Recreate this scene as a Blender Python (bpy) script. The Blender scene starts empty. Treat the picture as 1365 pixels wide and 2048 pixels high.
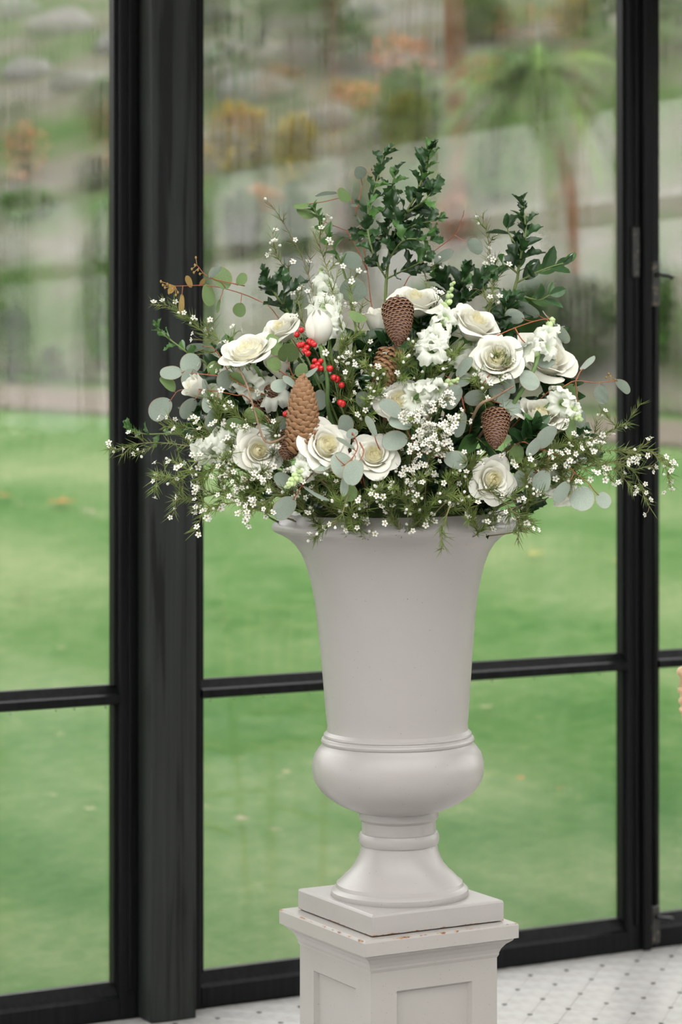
import bpy, math, random
from mathutils import Vector, Matrix, Quaternion, noise
PI = math.pi
random.seed(11)
SC = bpy.context.scene
COL = SC.collection

# ------------------------------------------------------------------ camera, sky, exposure
YAW = math.radians(29.2)                 # camera turned to the right of the window wall's normal
EYE = Vector((0.0, -5.634, 1.55))
FOC = 5000.0                             # focal length in pixels of the 1365x2048 frame
FW = Vector((math.sin(YAW), math.cos(YAW), 0)); RT = Vector((math.cos(YAW), -math.sin(YAW), 0)); UP = Vector((0, 0, 1))
HORIZON = 780.0
cam_d = bpy.data.cameras.new('camera'); cam = bpy.data.objects.new('camera', cam_d); COL.objects.link(cam)
cam.location = EYE; cam.rotation_euler = (PI/2, 0, -YAW)
cam_d.sensor_fit = 'VERTICAL'; cam_d.sensor_height = 36.0; cam_d.sensor_width = 24.0
cam_d.lens = FOC/2048*36.0
cam_d.shift_y = -(1024-HORIZON)/2048.0
cam_d.clip_start = 0.05; cam_d.clip_end = 300
cam_d.dof.use_dof = True; cam_d.dof.focus_distance = 4.86; cam_d.dof.aperture_fstop = 3.3; cam_d.dof.aperture_blades = 9
SC.camera = cam
SKY = 4.5
world = bpy.data.worlds.new('overcast_sky'); SC.world = world; world.use_nodes = True
wn = world.node_tree; wn.nodes.clear()
w_out = wn.nodes.new('ShaderNodeOutputWorld'); w_bg = wn.nodes.new('ShaderNodeBackground')
w_bg.inputs['Color'].default_value = (1.0, 0.972, 0.972, 1); w_bg.inputs['Strength'].default_value = SKY
wn.links.new(w_bg.outputs[0], w_out.inputs[0])
SC.view_settings.view_transform = 'Standard'; SC.view_settings.look = 'None'
SC.view_settings.exposure = 0.0; SC.view_settings.gamma = 1.0; SC.view_settings.use_curve_mapping = False
SC.cycles.max_bounces = 10; SC.cycles.diffuse_bounces = 5; SC.cycles.transparent_max_bounces = 24
SC.cycles.sample_clamp_indirect = 6.0

def at(px, py, dd=0.0):
    """point at depth 5 m + dd in front of the lens, from a measured picture position"""
    d = 5.0+dd
    return EYE + RT*((px-682.5)/FOC*d) + FW*d + UP*((HORIZON-py)/FOC*d)

# ------------------------------------------------------------------ materials
MAT = {}
def mat(name, col, rough=0.5, spec=0.5, metal=0.0, **kw):
    if name in MAT: return MAT[name]
    m = bpy.data.materials.new(name); m.use_nodes = True
    nt = m.node_tree; b = nt.nodes['Principled BSDF']
    b.inputs['Base Color'].default_value = (*col, 1); b.inputs['Roughness'].default_value = rough
    b.inputs['Specular IOR Level'].default_value = spec; b.inputs['Metallic'].default_value = metal
    MAT[name] = m
    return m
def node(nt, t, **props):
    n = nt.nodes.new(t)
    for k, v in props.items(): setattr(n, k, v)
    return n
def ramp(nt, fac, stops):
    r = nt.nodes.new('ShaderNodeValToRGB')
    e = r.color_ramp.elements
    while len(e) < len(stops): e.new(0.5)
    for i, (p, c) in enumerate(stops):
        e[i].position = p; e[i].color = (*c, 1) if len(c) == 3 else c
    nt.links.new(fac, r.inputs['Fac'])
    return r.outputs['Color']
def noise_fac(nt, scale, detail=4, rough=0.55, stretch=None, coord='Object', dist=0.0):
    tc = nt.nodes.new('ShaderNodeTexCoord'); src = tc.outputs[coord]
    if stretch:
        mp = nt.nodes.new('ShaderNodeMapping'); mp.inputs['Scale'].default_value = stretch
        nt.links.new(src, mp.inputs['Vector']); src = mp.outputs[0]
    n = nt.nodes.new('ShaderNodeTexNoise'); n.inputs['Scale'].default_value = scale
    n.inputs['Detail'].default_value = detail; n.inputs['Roughness'].default_value = rough
    n.inputs['Distortion'].default_value = dist
    nt.links.new(src, n.inputs['Vector'])
    return n.outputs['Fac']
def bsdf(m): return m.node_tree.nodes['Principled BSDF']
def noisy(name, stops, scale, rough=0.5, spec=0.5, stretch=None, bump=0.0, bscale=None, detail=4, dist=0.0):
    if name in MAT: return MAT[name]
    m = mat(name, stops[0][1], rough, spec); nt = m.node_tree
    f = noise_fac(nt, scale, detail, stretch=stretch, dist=dist)
    nt.links.new(ramp(nt, f, stops), bsdf(m).inputs['Base Color'])
    if bump:
        bp = nt.nodes.new('ShaderNodeBump'); bp.inputs['Strength'].default_value = bump; bp.inputs['Distance'].default_value = 0.01
        f2 = noise_fac(nt, bscale or scale, detail, stretch=stretch)
        nt.links.new(f2, bp.inputs['Height']); nt.links.new(bp.outputs[0], bsdf(m).inputs['Normal'])
    return m
def leafy_mat(name, c1, c2, rough=0.4, spec=0.4, transl=0.25, attr=None, attr_stops=None, scale=30, per_object=0.25):
    """leaf or petal: diffuse + some light through the blade, colour varied from piece to piece"""
    if name in MAT: return MAT[name]
    m = mat(name, c1, rough, spec); nt = m.node_tree; b = bsdf(m)
    f = noise_fac(nt, scale, 2)
    c = ramp(nt, f, [(0.35, c1), (0.65, c2)])
    oi = nt.nodes.new('ShaderNodeObjectInfo')
    hs = nt.nodes.new('ShaderNodeHueSaturation')
    mr = nt.nodes.new('ShaderNodeMapRange'); mr.inputs['To Min'].default_value = 1-per_object; mr.inputs['To Max'].default_value = 1+per_object
    nt.links.new(oi.outputs['Random'], mr.inputs['Value']); nt.links.new(mr.outputs[0], hs.inputs['Value'])
    nt.links.new(c, hs.inputs['Color']); c = hs.outputs['Color']
    if attr:
        at_ = nt.nodes.new('ShaderNodeAttribute'); at_.attribute_name = attr
        r = ramp(nt, at_.outputs['Fac'], attr_stops)
        a = nt.nodes[r.node.name] if hasattr(r, 'node') else None
        mx = nt.nodes.new('ShaderNodeMix'); mx.data_type = 'RGBA'
        nt.links.new(c, mx.inputs[6]); nt.links.new(r, mx.inputs[7])
        al = nt.nodes.new('ShaderNodeMath'); al.operation = 'MULTIPLY'; al.inputs[1].default_value = 1.0
        nt.links.new(r.node.outputs['Alpha'], al.inputs[0]); nt.links.new(al.outputs[0], mx.inputs[0])
        c = mx.outputs[2]
    nt.links.new(c, b.inputs['Base Color'])
    if transl > 0:
        tr = nt.nodes.new('ShaderNodeBsdfTranslucent'); nt.links.new(c, tr.inputs['Color'])
        ms = nt.nodes.new('ShaderNodeMixShader'); ms.inputs[0].default_value = transl
        out = [n for n in nt.nodes if n.type == 'OUTPUT_MATERIAL'][0]
        nt.links.new(b.outputs[0], ms.inputs[1]); nt.links.new(tr.outputs[0], ms.inputs[2]); nt.links.new(ms.outputs[0], out.inputs[0])
    return m

def painted(name, base, rust=False):
    m = mat(name, base, 0.36, 0.5); nt = m.node_tree; b = bsdf(m)
    f = noise_fac(nt, 5, 3)
    c = ramp(nt, f, [(0.3, tuple(x*0.95 for x in base)), (0.7, base)])
    sp = noise_fac(nt, 260, 1)                                  # tiny dark specks in the paint
    s2 = ramp(nt, sp, [(0.77, (1, 1, 1)), (0.80, (0.45, 0.40, 0.34))])
    mx = node(nt, 'ShaderNodeMix', data_type='RGBA', blend_type='MULTIPLY'); mx.inputs[0].default_value = 1
    nt.links.new(c, mx.inputs[6]); nt.links.new(s2, mx.inputs[7]); c = mx.outputs[2]
    if rust:                                                    # chipped rusty arrises
        ge = nt.nodes.new('ShaderNodeAttribute'); ge.attribute_name = 'edge'
        rf = noise_fac(nt, 42, 4)
        mu = node(nt, 'ShaderNodeMath', operation='MULTIPLY'); nt.links.new(ge.outputs['Fac'], mu.inputs[0]); nt.links.new(rf, mu.inputs[1])
        rc = ramp(nt, mu.outputs[0], [(0.47, (0, 0, 0)), (0.54, (1, 1, 1))])
        rcol = ramp(nt, noise_fac(nt, 160, 3), [(0.4, (0.13, 0.045, 0.015)), (0.6, (0.34, 0.20, 0.10))])
        m2 = node(nt, 'ShaderNodeMix', data_type='RGBA'); nt.links.new(rc, m2.inputs[0]); nt.links.new(c, m2.inputs[6]); nt.links.new(rcol, m2.inputs[7])
        c = m2.outputs[2]
    nt.links.new(c, b.inputs['Base Color'])
    bp = nt.nodes.new('ShaderNodeBump'); bp.inputs['Strength'].default_value = 0.18; bp.inputs['Distance'].default_value = 0.004
    nt.links.new(noise_fac(nt, 24, 3), bp.inputs['Height']); nt.links.new(bp.outputs[0], b.inputs['Normal'])
    return m

def glass_mat(name, wet):
    m = bpy.data.materials.new(name); m.use_nodes = True; nt = m.node_tree; nt.nodes.clear()
    out = nt.nodes.new('ShaderNodeOutputMaterial'); lw = nt.nodes.new('ShaderNodeLayerWeight'); lw.inputs['Blend'].default_value = 0.5
    pw = node(nt, 'ShaderNodeMath', operation='POWER'); pw.inputs[1].default_value = 5.0; nt.links.new(lw.outputs['Facing'], pw.inputs[0])
    fr = node(nt, 'ShaderNodeMath', operation='MULTIPLY_ADD'); fr.inputs[1].default_value = 0.95; fr.inputs[2].default_value = 0.031; nt.links.new(pw.outputs[0], fr.inputs[0])   # two-sided Schlick reflectance
    tr = nt.nodes.new('ShaderNodeBsdfTransparent'); tr.inputs['Color'].default_value = (0.98, 0.99, 0.98, 1)
    gl = nt.nodes.new('ShaderNodeBsdfGlossy'); gl.inputs['Roughness'].default_value = 0.02
    body = tr.outputs[0]
    if wet:                                                     # rain film running down the pane
        st = noise_fac(nt, 1.0, 5, 0.6, stretch=(60, 1, 2.2), coord='Object', dist=0.3)
        rp = noise_fac(nt, 1.0, 3, 0.6, stretch=(110, 1, 60), coord='Object')
        ad = node(nt, 'ShaderNodeMath', operation='MULTIPLY_ADD'); ad.inputs[1].default_value = 0.5
        nt.links.new(rp, ad.inputs[0]); nt.links.new(st, ad.inputs[2])
        bp = nt.nodes.new('ShaderNodeBump'); bp.inputs['Strength'].default_value = 1.0; bp.inputs['Distance'].default_value = 0.00004
        nt.links.new(ad.outputs[0], bp.inputs['Height']); nt.links.new(bp.outputs[0], gl.inputs['Normal'])
        rf = nt.nodes.new('ShaderNodeBsdfRefraction'); rf.inputs['IOR'].default_value = 1.12; rf.inputs['Roughness'].default_value = 0.0
        rf.inputs['Color'].default_value = (0.97, 0.985, 0.975, 1)
        bp2 = nt.nodes.new('ShaderNodeBump'); bp2.inputs['Strength'].default_value = 1.0; bp2.inputs['Distance'].default_value = 0.0004
        nt.links.new(ad.outputs[0], bp2.inputs['Height']); nt.links.new(bp2.outputs[0], rf.inputs['Normal'])
        mf = ramp(nt, noise_fac(nt, 1.0, 4, 0.6, stretch=(34, 1, 1.3)), [(0.38, (0.15,)*3), (0.62, (0.6,)*3)])
        mx = nt.nodes.new('ShaderNodeMixShader'); nt.links.new(mf, mx.inputs[0])
        nt.links.new(tr.outputs[0], mx.inputs[1]); nt.links.new(rf.outputs[0], mx.inputs[2]); body = mx.outputs[0]
    ms = nt.nodes.new('ShaderNodeMixShader')
    nt.links.new(fr.outputs[0], ms.inputs[0]); nt.links.new(body, ms.inputs[1]); nt.links.new(gl.outputs[0], ms.inputs[2])
    nt.links.new(ms.outputs[0], out.inputs[0])
    MAT[name] = m
    return m

M_URN = painted('urn_paint', (0.325, 0.306, 0.292), rust=True)
M_PED = painted('pedestal_paint', (0.325, 0.306, 0.286), rust=True)
M_BLACK = noisy('black_frame_paint', [(0.35, (0.003, 0.0035, 0.0035)), (0.65, (0.008, 0.009, 0.009))], 1.0, 0.38, 0.10, stretch=(60, 60, 1.4))
M_POST = noisy('wet_black_post_paint', [(0.38, (0.003, 0.0035, 0.0035)), (0.46, (0.015, 0.017, 0.016)), (0.62, (0.022, 0.025, 0.023))], 1.0, 0.5, 0.22, stretch=(34, 34, 1.1), dist=0.6)
M_WALL = noisy('wall_plaster', [(0.3, (0.50, 0.49, 0.46)), (0.7, (0.54, 0.53, 0.50))], 3, 0.8, 0.2)
M_CEIL = noisy('ceiling_paint', [(0.3, (0.62, 0.62, 0.60)), (0.7, (0.66, 0.66, 0.64))], 3, 0.8, 0.2)
M_WET = glass_mat('rain_wet_glass', True)
M_GLASS = glass_mat('clear_glass', False)
M_TILE = noisy('white_tile_glaze', [(0.42, (0.385, 0.375, 0.365)), (0.50, (0.435, 0.425, 0.415)), (0.6, (0.45, 0.44, 0.43))], 9, 0.22, 0.5, dist=1.5, detail=6)
M_INSET = mat('black_inset_tile', (0.012, 0.012, 0.014), 0.25)
M_GROUT = noisy('floor_grout', [(0.3, (0.27, 0.255, 0.24)), (0.7, (0.32, 0.305, 0.29))], 20, 0.8)
M_BRASS = mat('dark_metal', (0.02, 0.02, 0.022), 0.3, 0.5, 0.6)
M_WORN = noisy('worn_metal', [(0.58, (0.008, 0.008, 0.008)), (0.72, (0.18, 0.13, 0.08))], 90, 0.4)

# ------------------------------------------------------------------ mesh helpers
WM = {}
class MB:
    def __init__(s): s.v = []; s.f = []; s.a = {}
    def add(s, v, f, M=None):
        o = len(s.v)
        s.v += [tuple(M @ Vector(p)) if M is not None else tuple(p) for p in v]
        s.f += [tuple(i+o for i in q) for q in f]
        return s
    def box(s, x0, x1, y0, y1, z0, z1, M=None):
        v = [(x, y, z) for z in (z0, z1) for y in (y0, y1) for x in (x0, x1)]
        return s.add(v, [(0, 2, 3, 1), (4, 5, 7, 6), (0, 1, 5, 4), (2, 6, 7, 3), (0, 4, 6, 2), (1, 3, 7, 5)], M)
    def tube(s, pts, rad, seg=6, caps=True):
        v, f = tube_geo(pts, rad, seg, caps); return s.add(v, f)
    def mesh(s, name, m, smooth=False):
        me = bpy.data.meshes.new(name); me.from_pydata(s.v, [], s.f)
        if m is not None: me.materials.append(m)
        for k, vals in s.a.items():
            at_ = me.attributes.new(k, 'FLOAT', 'POINT')
            at_.data.foreach_set('value', vals)
        if smooth: me.polygons.foreach_set('use_smooth', [True]*len(me.polygons))
        me.update()
        return me
def frame_dir(d, ref=None):
    d = Vector(d).normalized(); ref = Vector(ref) if ref is not None else (UP if abs(d.z) < 0.9 else Vector((1, 0, 0)))
    x = ref.cross(d)
    if x.length < 1e-5: x = Vector((1, 0, 0)).cross(d)
    x.normalize(); y = d.cross(x)
    return Matrix((x, y, d)).transposed()
def tube_geo(pts, rad, seg=6, caps=True):
    pts = [Vector(p) for p in pts]; n = len(pts)
    if not hasattr(rad, '__len__'): rad = [rad]*n
    v = []; f = []; ref = None
    for i in range(n):
        d = (pts[min(i+1, n-1)]-pts[max(i-1, 0)])
        if d.length < 1e-9: d = UP.copy()
        F = frame_dir(d, ref); ref = F.col[1].copy()
        for k in range(seg):
            a = 2*PI*k/seg
            v.append(pts[i] + F @ Vector((math.cos(a)*rad[i], math.sin(a)*rad[i], 0)))
    for i in range(n-1):
        for k in range(seg):
            k2 = (k+1) % seg
            f.append((i*seg+k, i*seg+k2, (i+1)*seg+k2, (i+1)*seg+k))
    if caps:
        f.append(tuple(reversed(range(seg)))); f.append(tuple((n-1)*seg+k for k in range(seg)))
    return v, f
def spline(pts, n=6):
    pts = [Vector(p) for p in pts]
    if len(pts) < 3: return [pts[0].lerp(pts[-1], i/n) for i in range(n+1)]
    P = [pts[0]*2-pts[1]] + pts + [pts[-1]*2-pts[-2]]; out = []
    for i in range(1, len(P)-2):
        for k in range(n):
            t = k/n
            a, b, c, d = P[i-1], P[i], P[i+1], P[i+2]
            out.append(0.5*((2*b)+(c-a)*t+(2*a-5*b+4*c-d)*t*t+(3*b-a-3*c+d)*t**3))
    out.append(pts[-1]); return out
def link(o, parent=None, M=None):
    COL.objects.link(o); M = M if M is not None else Matrix.Identity(4)
    WM[o.name] = M
    if parent is not None:
        o.parent = parent; o.matrix_basis = WM[parent.name].inverted() @ M
    else: o.matrix_basis = M
    return o
def tag(o, label=None, cat=None, group=None, kind=None):
    if label: o['label'] = label
    if cat: o['category'] = cat
    if group: o['group'] = group
    if kind: o['kind'] = kind
    return o
def thing(name, label, cat, loc=(0, 0, 0), group=None, kind=None):
    e = bpy.data.objects.new(name, None); e.empty_display_size = 0.05
    link(e, None, Matrix.Translation(Vector(loc)))
    return tag(e, label, cat, group, kind)
def put(name, me, parent=None, M=None):
    return link(bpy.data.objects.new(name, me), parent, M)
def build(name, mb, m, parent=None, smooth=False, M=None):
    return put(name, mb.mesh(name, m, smooth), parent, M)
def bevelled(o, w, seg=2):
    b = o.modifiers.new('bevel', 'BEVEL'); b.width = w; b.segments = seg; b.limit_method = 'ANGLE'
    return o
def lathe(prof, seg=64):
    v = []; f = []; n = len(prof)
    for r, z in prof:
        for k in range(seg):
            a = 2*PI*k/seg; v.append((r*math.cos(a), r*math.sin(a), z))
    for i in range(n-1):
        for k in range(seg):
            k2 = (k+1) % seg; f.append((i*seg+k, i*seg+k2, (i+1)*seg+k2, (i+1)*seg+k))
    return v, f

# ------------------------------------------------------------------ the orangery: floor
def struct(name, label, cat, mb=None, m=None, smooth=False):
    o = build(name, mb, m, None, smooth) if mb else thing(name, None, None)
    return tag(o, label, cat, None, 'structure')
floor = struct('floor', 'white tiled orangery floor with small black insets', 'floor', MB().box(-6.2, 6.2, -11.2, 0.02, -0.12, -0.004), M_GROUT)
PITCH = 0.1155; DOT0 = (3.667, -0.101)
def project(p):
    q = Vector(p)-EYE; d = q.dot(FW)
    return 682.5+q.dot(RT)/d*FOC, HORIZON-q.z/d*FOC, d
def tile_geo():
    h = PITCH/math.sqrt(2)/2-0.0006; b = 0.0008
    lo, hi = -0.006, 0.0
    v = []
    for (s, z) in ((h, lo), (h, hi-b*0.5), (h-b, hi)):
        v += [(s*math.sqrt(2), 0, z), (0, s*math.sqrt(2), z), (-s*math.sqrt(2), 0, z), (0, -s*math.sqrt(2), z)]
    f = [(8, 9, 10, 11)]
    for l in (0, 4):
        for k in range(4): f.append((l+k, l+(k+1) % 4, l+4+(k+1) % 4, l+4+k))
    return v, f
tv, tf = tile_geo(); tile_me = MB().add(tv, tf).mesh('tile', M_TILE)
ih = 0.0085
iv = [(ih, 0, -0.006), (0, ih, -0.006), (-ih, 0, -0.006), (0, -ih, -0.006), (ih, 0, 0.0006), (0, ih, 0.0006), (-ih, 0, 0.0006), (0, -ih, 0.0006)]
iff = [(4, 5, 6, 7)]+[(k, (k+1) % 4, 4+(k+1) % 4, 4+k) for k in range(4)]
inset_me = MB().add(iv, iff).mesh('inset', M_INSET)
tiles = []; dots = []
i0 = int((-6.1-DOT0[0])/PITCH); i1 = int((6.1-DOT0[0])/PITCH)
for i in range(i0, i1):
    for j in range(0, 92):
        x = DOT0[0]+i*PITCH; y = DOT0[1]-j*PITCH
        dots.append((x, y)); tiles.append((x+PITCH/2, y)); tiles.append((x, y-PITCH/2))
for i in range(i0, i1): tiles += [(DOT0[0]+i*PITCH, DOT0[1]+PITCH/2), (DOT0[0]+(i+.5)*PITCH, DOT0[1]+PITCH)]
def rank(p):
    x, y, d = project((p[0], p[1], 0))
    if d < 0.5: return 1e6
    dx = max(0, -x, x-1365); dy = max(0, y-2048, -y)
    return dx+dy+d*0.001
tiles.sort(key=rank); dots.sort(key=rank)
for x, y in tiles[:290]: put('tile', tile_me, floor, Matrix.Translation((x, y, random.uniform(-0.0004, 0.0004))))
for x, y in dots[:150]: put('inset', inset_me, floor, Matrix.Translation((x, y, 0)))
mb = MB(); mi = MB()
for x, y in tiles[290:]: mb.add(tv, tf, Matrix.Translation((x, y, 0)))
for x, y in dots[150:]: mi.add(iv, iff, Matrix.Translation((x, y, 0)))
tag(build('tile_field', mb, M_TILE, floor), kind='stuff'); tag(build('inset_field', mi, M_INSET, floor), kind='stuff')

# ------------------------------------------------------------------ the glazed door wall
TOPZ = 2.86
POST_X = 2.637; PERIOD = 2.917
def door_leaf(n, xa, xb, bolt=None, seen=True):
    """glazed leaf between xa and xb: stiles, rails, one low glazing bar, two panes"""
    d = tag(thing(f'door_{n}', None, None, (xa, 0, 0)), f'black metal glazed door leaf', 'door', None, 'structure')
    sw = 0.052
    def moulded(name, x0, x1, z0, z1, vertical):
        m = MB()
        if vertical:
            m.box(x0, x1, 0.0, 0.05, z0, z1); xm = (x0+x1)/2
        else:
            m.box(x0, x1, 0.0, 0.05, z0, z1)
        return bevelled(build(name, m, M_BLACK, d), 0.006, 2)
    moulded('stile', xa, xa+sw, 0.0, TOPZ, True); moulded('stile', xb-sw, xb, 0.0, TOPZ, True)
    # a raised fillet down each stile
    for x in (xa+sw*0.42, xb-sw*0.58):
        bevelled(build('fillet', MB().box(x, x+0.012, -0.007, 0.004, 0.07, TOPZ-0.07), M_BLACK, d), 0.003)
    # bottom rail with a sloping weathered top
    m = MB(); x0, x1 = xa+sw, xb-sw
    prof = [(0.0, 0.0), (0.0, 0.052), (0.012, 0.060), (0.030, 0.088), (0.05, 0.088), (0.05, 0.0)]
    def prism(pr, x0, x1):
        k = len(pr); v = [(x0, y, z) for y, z in pr]+[(x1, y, z) for y, z in pr]
        f = [tuple(range(k)), tuple(reversed(range(k, 2*k)))]+[(i, k+i, k+(i+1) % k, (i+1) % k) for i in range(k)]
        return v, f
    v, f = prism(prof, x0, x1); build('bottom_rail', MB().add(v, f), M_BLACK, d)
    v, f = prism([(-0.004, 0.780), (-0.004, 0.798), (0.006, 0.803), (0.028, 0.822), (0.05, 0.822), (0.05, 0.776), (0.004, 0.776)], x0, x1)
    build('glazing_bar', MB().add(v, f), M_BLACK, d)
    build('top_rail', MB().box(x0, x1, 0, 0.05, TOPZ-0.07, TOPZ), M_BLACK, d)
    # glazing beads at the sides
    for za, zb in ((0.088, 0.776), (0.822, TOPZ-0.07)):
        for x in (x0, x1-0.010):
            build('glazing_bead', MB().box(x, x+0.010, 0.012, 0.040, za, zb), M_BLACK, d)
    build('pane', MB().box(x0+0.002, x1-0.002, 0.030, 0.036, 0.085, 0.779), M_WET, d)
    build('pane', MB().box(x0+0.002, x1-0.002, 0.030, 0.036, 0.819, TOPZ-0.068), M_WET, d)
    return d
n = 1; leaves = {}
for k in range(-3, 2):
    px = POST_X+k*PERIOD
    if px > -6.3 and px < 6.1:
        p = bevelled(build(f'trim_{k+4}', MB().box(px-0.061, px+0.061, -0.075, 0.08, 0, TOPZ+0.06), M_POST), 0.004)
        tag(p, 'broad black wooden post between glazed door leaves', 'post', None, 'structure')
    xa = px+0.061; mid = px+PERIOD/2
    for x0, x1, side in ((xa, mid+0.012, 'a'), (mid+0.014, px+PERIOD-0.061, 'b')):
        if x1 < -6.1 or x0 > 6.1: continue
        leaves[(k, side)] = door_leaf(n, max(x0, -6.1), min(x1, 6.1)); n += 1
beam = struct('trim_8', 'black beam above the glazed doors', 'beam', MB().box(-6.2, 6.2, -0.02, 0.10, TOPZ, TOPZ+0.14), M_BLACK)
sill = struct('trim_9', 'black metal threshold under the glazed doors', 'threshold', MB().box(-6.2, 6.2, 0.0, 0.14, -0.14, 0.004), M_BLACK)
wf = struct('wall_front', 'white plaster wall above the glazed doors', 'wall', MB().box(-6.2, 6.2, -0.02, 0.2, TOPZ+0.14, 3.6), M_WALL)
M_DROP = mat('rain_drop', (0.9, 0.95, 0.9), 0.05, 0.6); bsdf(M_DROP).inputs['Transmission Weight'].default_value = 1.0; bsdf(M_DROP).inputs['IOR'].default_value = 1.33
dv_, df_ = lathe([(.0001, -.0042), (.0022, -.0036), (.0034, -.0016), (.0033, .0006), (.0022, .0026), (.0008, .0042), (.0001, .0048)], 10)
drop_me = MB().add(dv_, df_).mesh('rain_drop', M_DROP, True)
for lf_, xs in ((leaves[(0, 'a')], (2.775, 2.845, 2.93, 2.955, 3.06, 3.62, 3.75, 3.88, 3.97)), (leaves[(-1, 'b')], (2.24, 2.36, 2.41, 2.49))):
    for k, x in enumerate(xs): put('rain_drop', drop_me, lf_, Matrix.Translation((x, 0.006+0.004*(k % 3), 0.7725)))
# meeting stile astragal with sliding bolts, on the leaf in view
mid = POST_X+PERIOD/2+0.013; lf = leaves[(0, 'b')]
bevelled(build('astragal', MB().box(mid-0.010, mid+0.016, -0.018, 0.004, 0.0, TOPZ), M_BLACK, lf), 0.004)
for zc, hh, side in ((1.88, 0.10, 1), (0.10, 0.085, 1)):
    m = MB().box(mid+0.018, mid+0.046, -0.016, 0.002, zc-hh, zc+hh*0.25)
    hb = bevelled(build('bolt_housing', m, M_WORN, lf), 0.004)
    m = MB().tube([(mid+0.03, -0.012, zc-0.01), (mid+0.034, -0.03, zc-0.01), (mid+0.058, -0.034, zc-0.013), (mid+0.075, -0.034, zc-0.018)], [0.005, 0.0055, 0.0055, 0.007], 8)
    build('bolt_knob', m, M_BRASS, hb, True)
m = MB().tube([(mid+0.032, -0.010, 0.10), (mid+0.032, -0.010, 1.80)], 0.0045, 8); build('bolt_rod', m, M_BLACK, lf, True)
m = MB().box(mid-0.040, mid-0.018, -0.010, 0.002, 1.86, 2.0); bevelled(build('strike_plate', m, M_WORN, lf), 0.003)

# ------------------------------------------------------------------ end wall with tall windows (seen mirrored in the panes), other walls, roof
XR = 6.0
def end_wall(name, x0, x1, ylist, top, mats, wname0, glass_x):
    m = MB(); edges = []
    y_prev = 0.2
    def prism_yz(poly):
        k = len(poly); v = [(x0, y, z) for y, z in poly]+[(x1, y, z) for y, z in poly]
        m.add(v, [tuple(range(k)), tuple(reversed(range(k, 2*k)))]+[(i, (i+1) % k, k+(i+1) % k, k+i) for i in range(k)])
    for (ya, yb) in ylist:                      # ya > yb (towards the back)
        m.box(x0, x1, ya, y_prev, 0, 3.6); y_prev = yb
        r = 0.22; poly = [(ya, 3.6), (ya, top-r)]
        for k in range(7):
            a = k/6*PI/2; poly.append((ya-r+r*math.cos(a), top-r+r*math.sin(a)))
        for k in range(7):
            a = PI/2+k/6*PI/2; poly.append((yb+r+r*math.cos(a), top-r+r*math.sin(a)))
        poly += [(yb, 3.6)]
        prism_yz(poly)
    m.box(x0, x1, -11.2, y_prev, 0, 3.6)
    w = struct(name, 'white plaster end wall with tall windows', 'wall', m, M_WALL)
    for q, (ya, yb) in enumerate(ylist):
        e = tag(thing(f'window_{wname0+q}', None, None, ((x0+x1)/2, (ya+yb)/2, 0)), 'tall white window with a transom bar', 'window', None, 'structure')
        fx0, fx1 = (x0+x1)/2-0.016, (x0+x1)/2+0.016; ym = ya-(ya-yb)*0.62
        for a, b, za, zb, nm in ((yb, ya, 0.0, 0.25, 'bottom_panel'), (yb, ya, 2.235, 2.325, 'transom_bar'), (yb, ya, 1.02, 1.06, 'glazing_bar'), (ym-0.018, ym+0.018, 0.25, top, 'mullion'),
                                 (ya-0.02, ya, 0.25, top-0.1, 'jamb'), (yb, yb+0.02, 0.25, top-0.1, 'jamb')):
            build(nm, MB().box(fx0, fx1, a, b, za, zb), M_WALLFRAME, e)
        build('pane', MB().box((x0+x1)/2-0.004, (x0+x1)/2+0.004, yb+0.03, ya-0.03, 0.25, top), M_GLASS, e)
    return w
M_WALLFRAME = mat('window_paint', (0.16, 0.17, 0.16), 0.5)
ends = [(-0.55, -1.72), (-1.85, -3.10), (-3.27, -4.83), (-4.96, -6.58), (-6.76, -8.17), (-8.28, -9.72)]
end_wall('wall_right', XR, XR+0.08, ends, 2.72, None, 1, 0)
end_wall('wall_left', -XR-0.08, -XR, ends, 2.72, None, 7, 0)
struct('wall_back', 'white plaster wall opposite the glazed doors', 'wall', MB().box(-6.3, 6.3, -11.45, -11.2, 0, 3.6), M_WALL)
SKX0, SKX1, SKY0, SKY1 = -4.2, 4.4, -8.8, -1.9
m = MB()
m.box(-6.3, 6.3, SKY1, 0.25, 3.5, 3.7); m.box(-6.3, 6.3, -11.45, SKY0, 3.5, 3.7); m.box(-6.3, SKX0, SKY0, SKY1, 3.5, 3.7); m.box(SKX1, 6.3, SKY0, SKY1, 3.5, 3.7)
struct('ceiling', 'white ceiling around a glazed roof light', 'ceiling', m, M_CEIL)
rl = tag(thing('window_13', None, None, (0.1, -5.35, 3.7)), 'flat glazed roof light', 'roof light', None, 'structure')
nb = 8
for k in range(nb+1):
    x = SKX0+(SKX1-SKX0)*k/nb
    build('roof_bar', MB().box(x-0.03, x+0.03, SKY0, SKY1, 3.68, 3.76), M_WALL, rl)
    if k < nb: build('pane', MB().box(x+0.03, x+(SKX1-SKX0)/nb-0.03, SKY0, SKY1, 3.71, 3.718), M_GLASS, rl)

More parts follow.
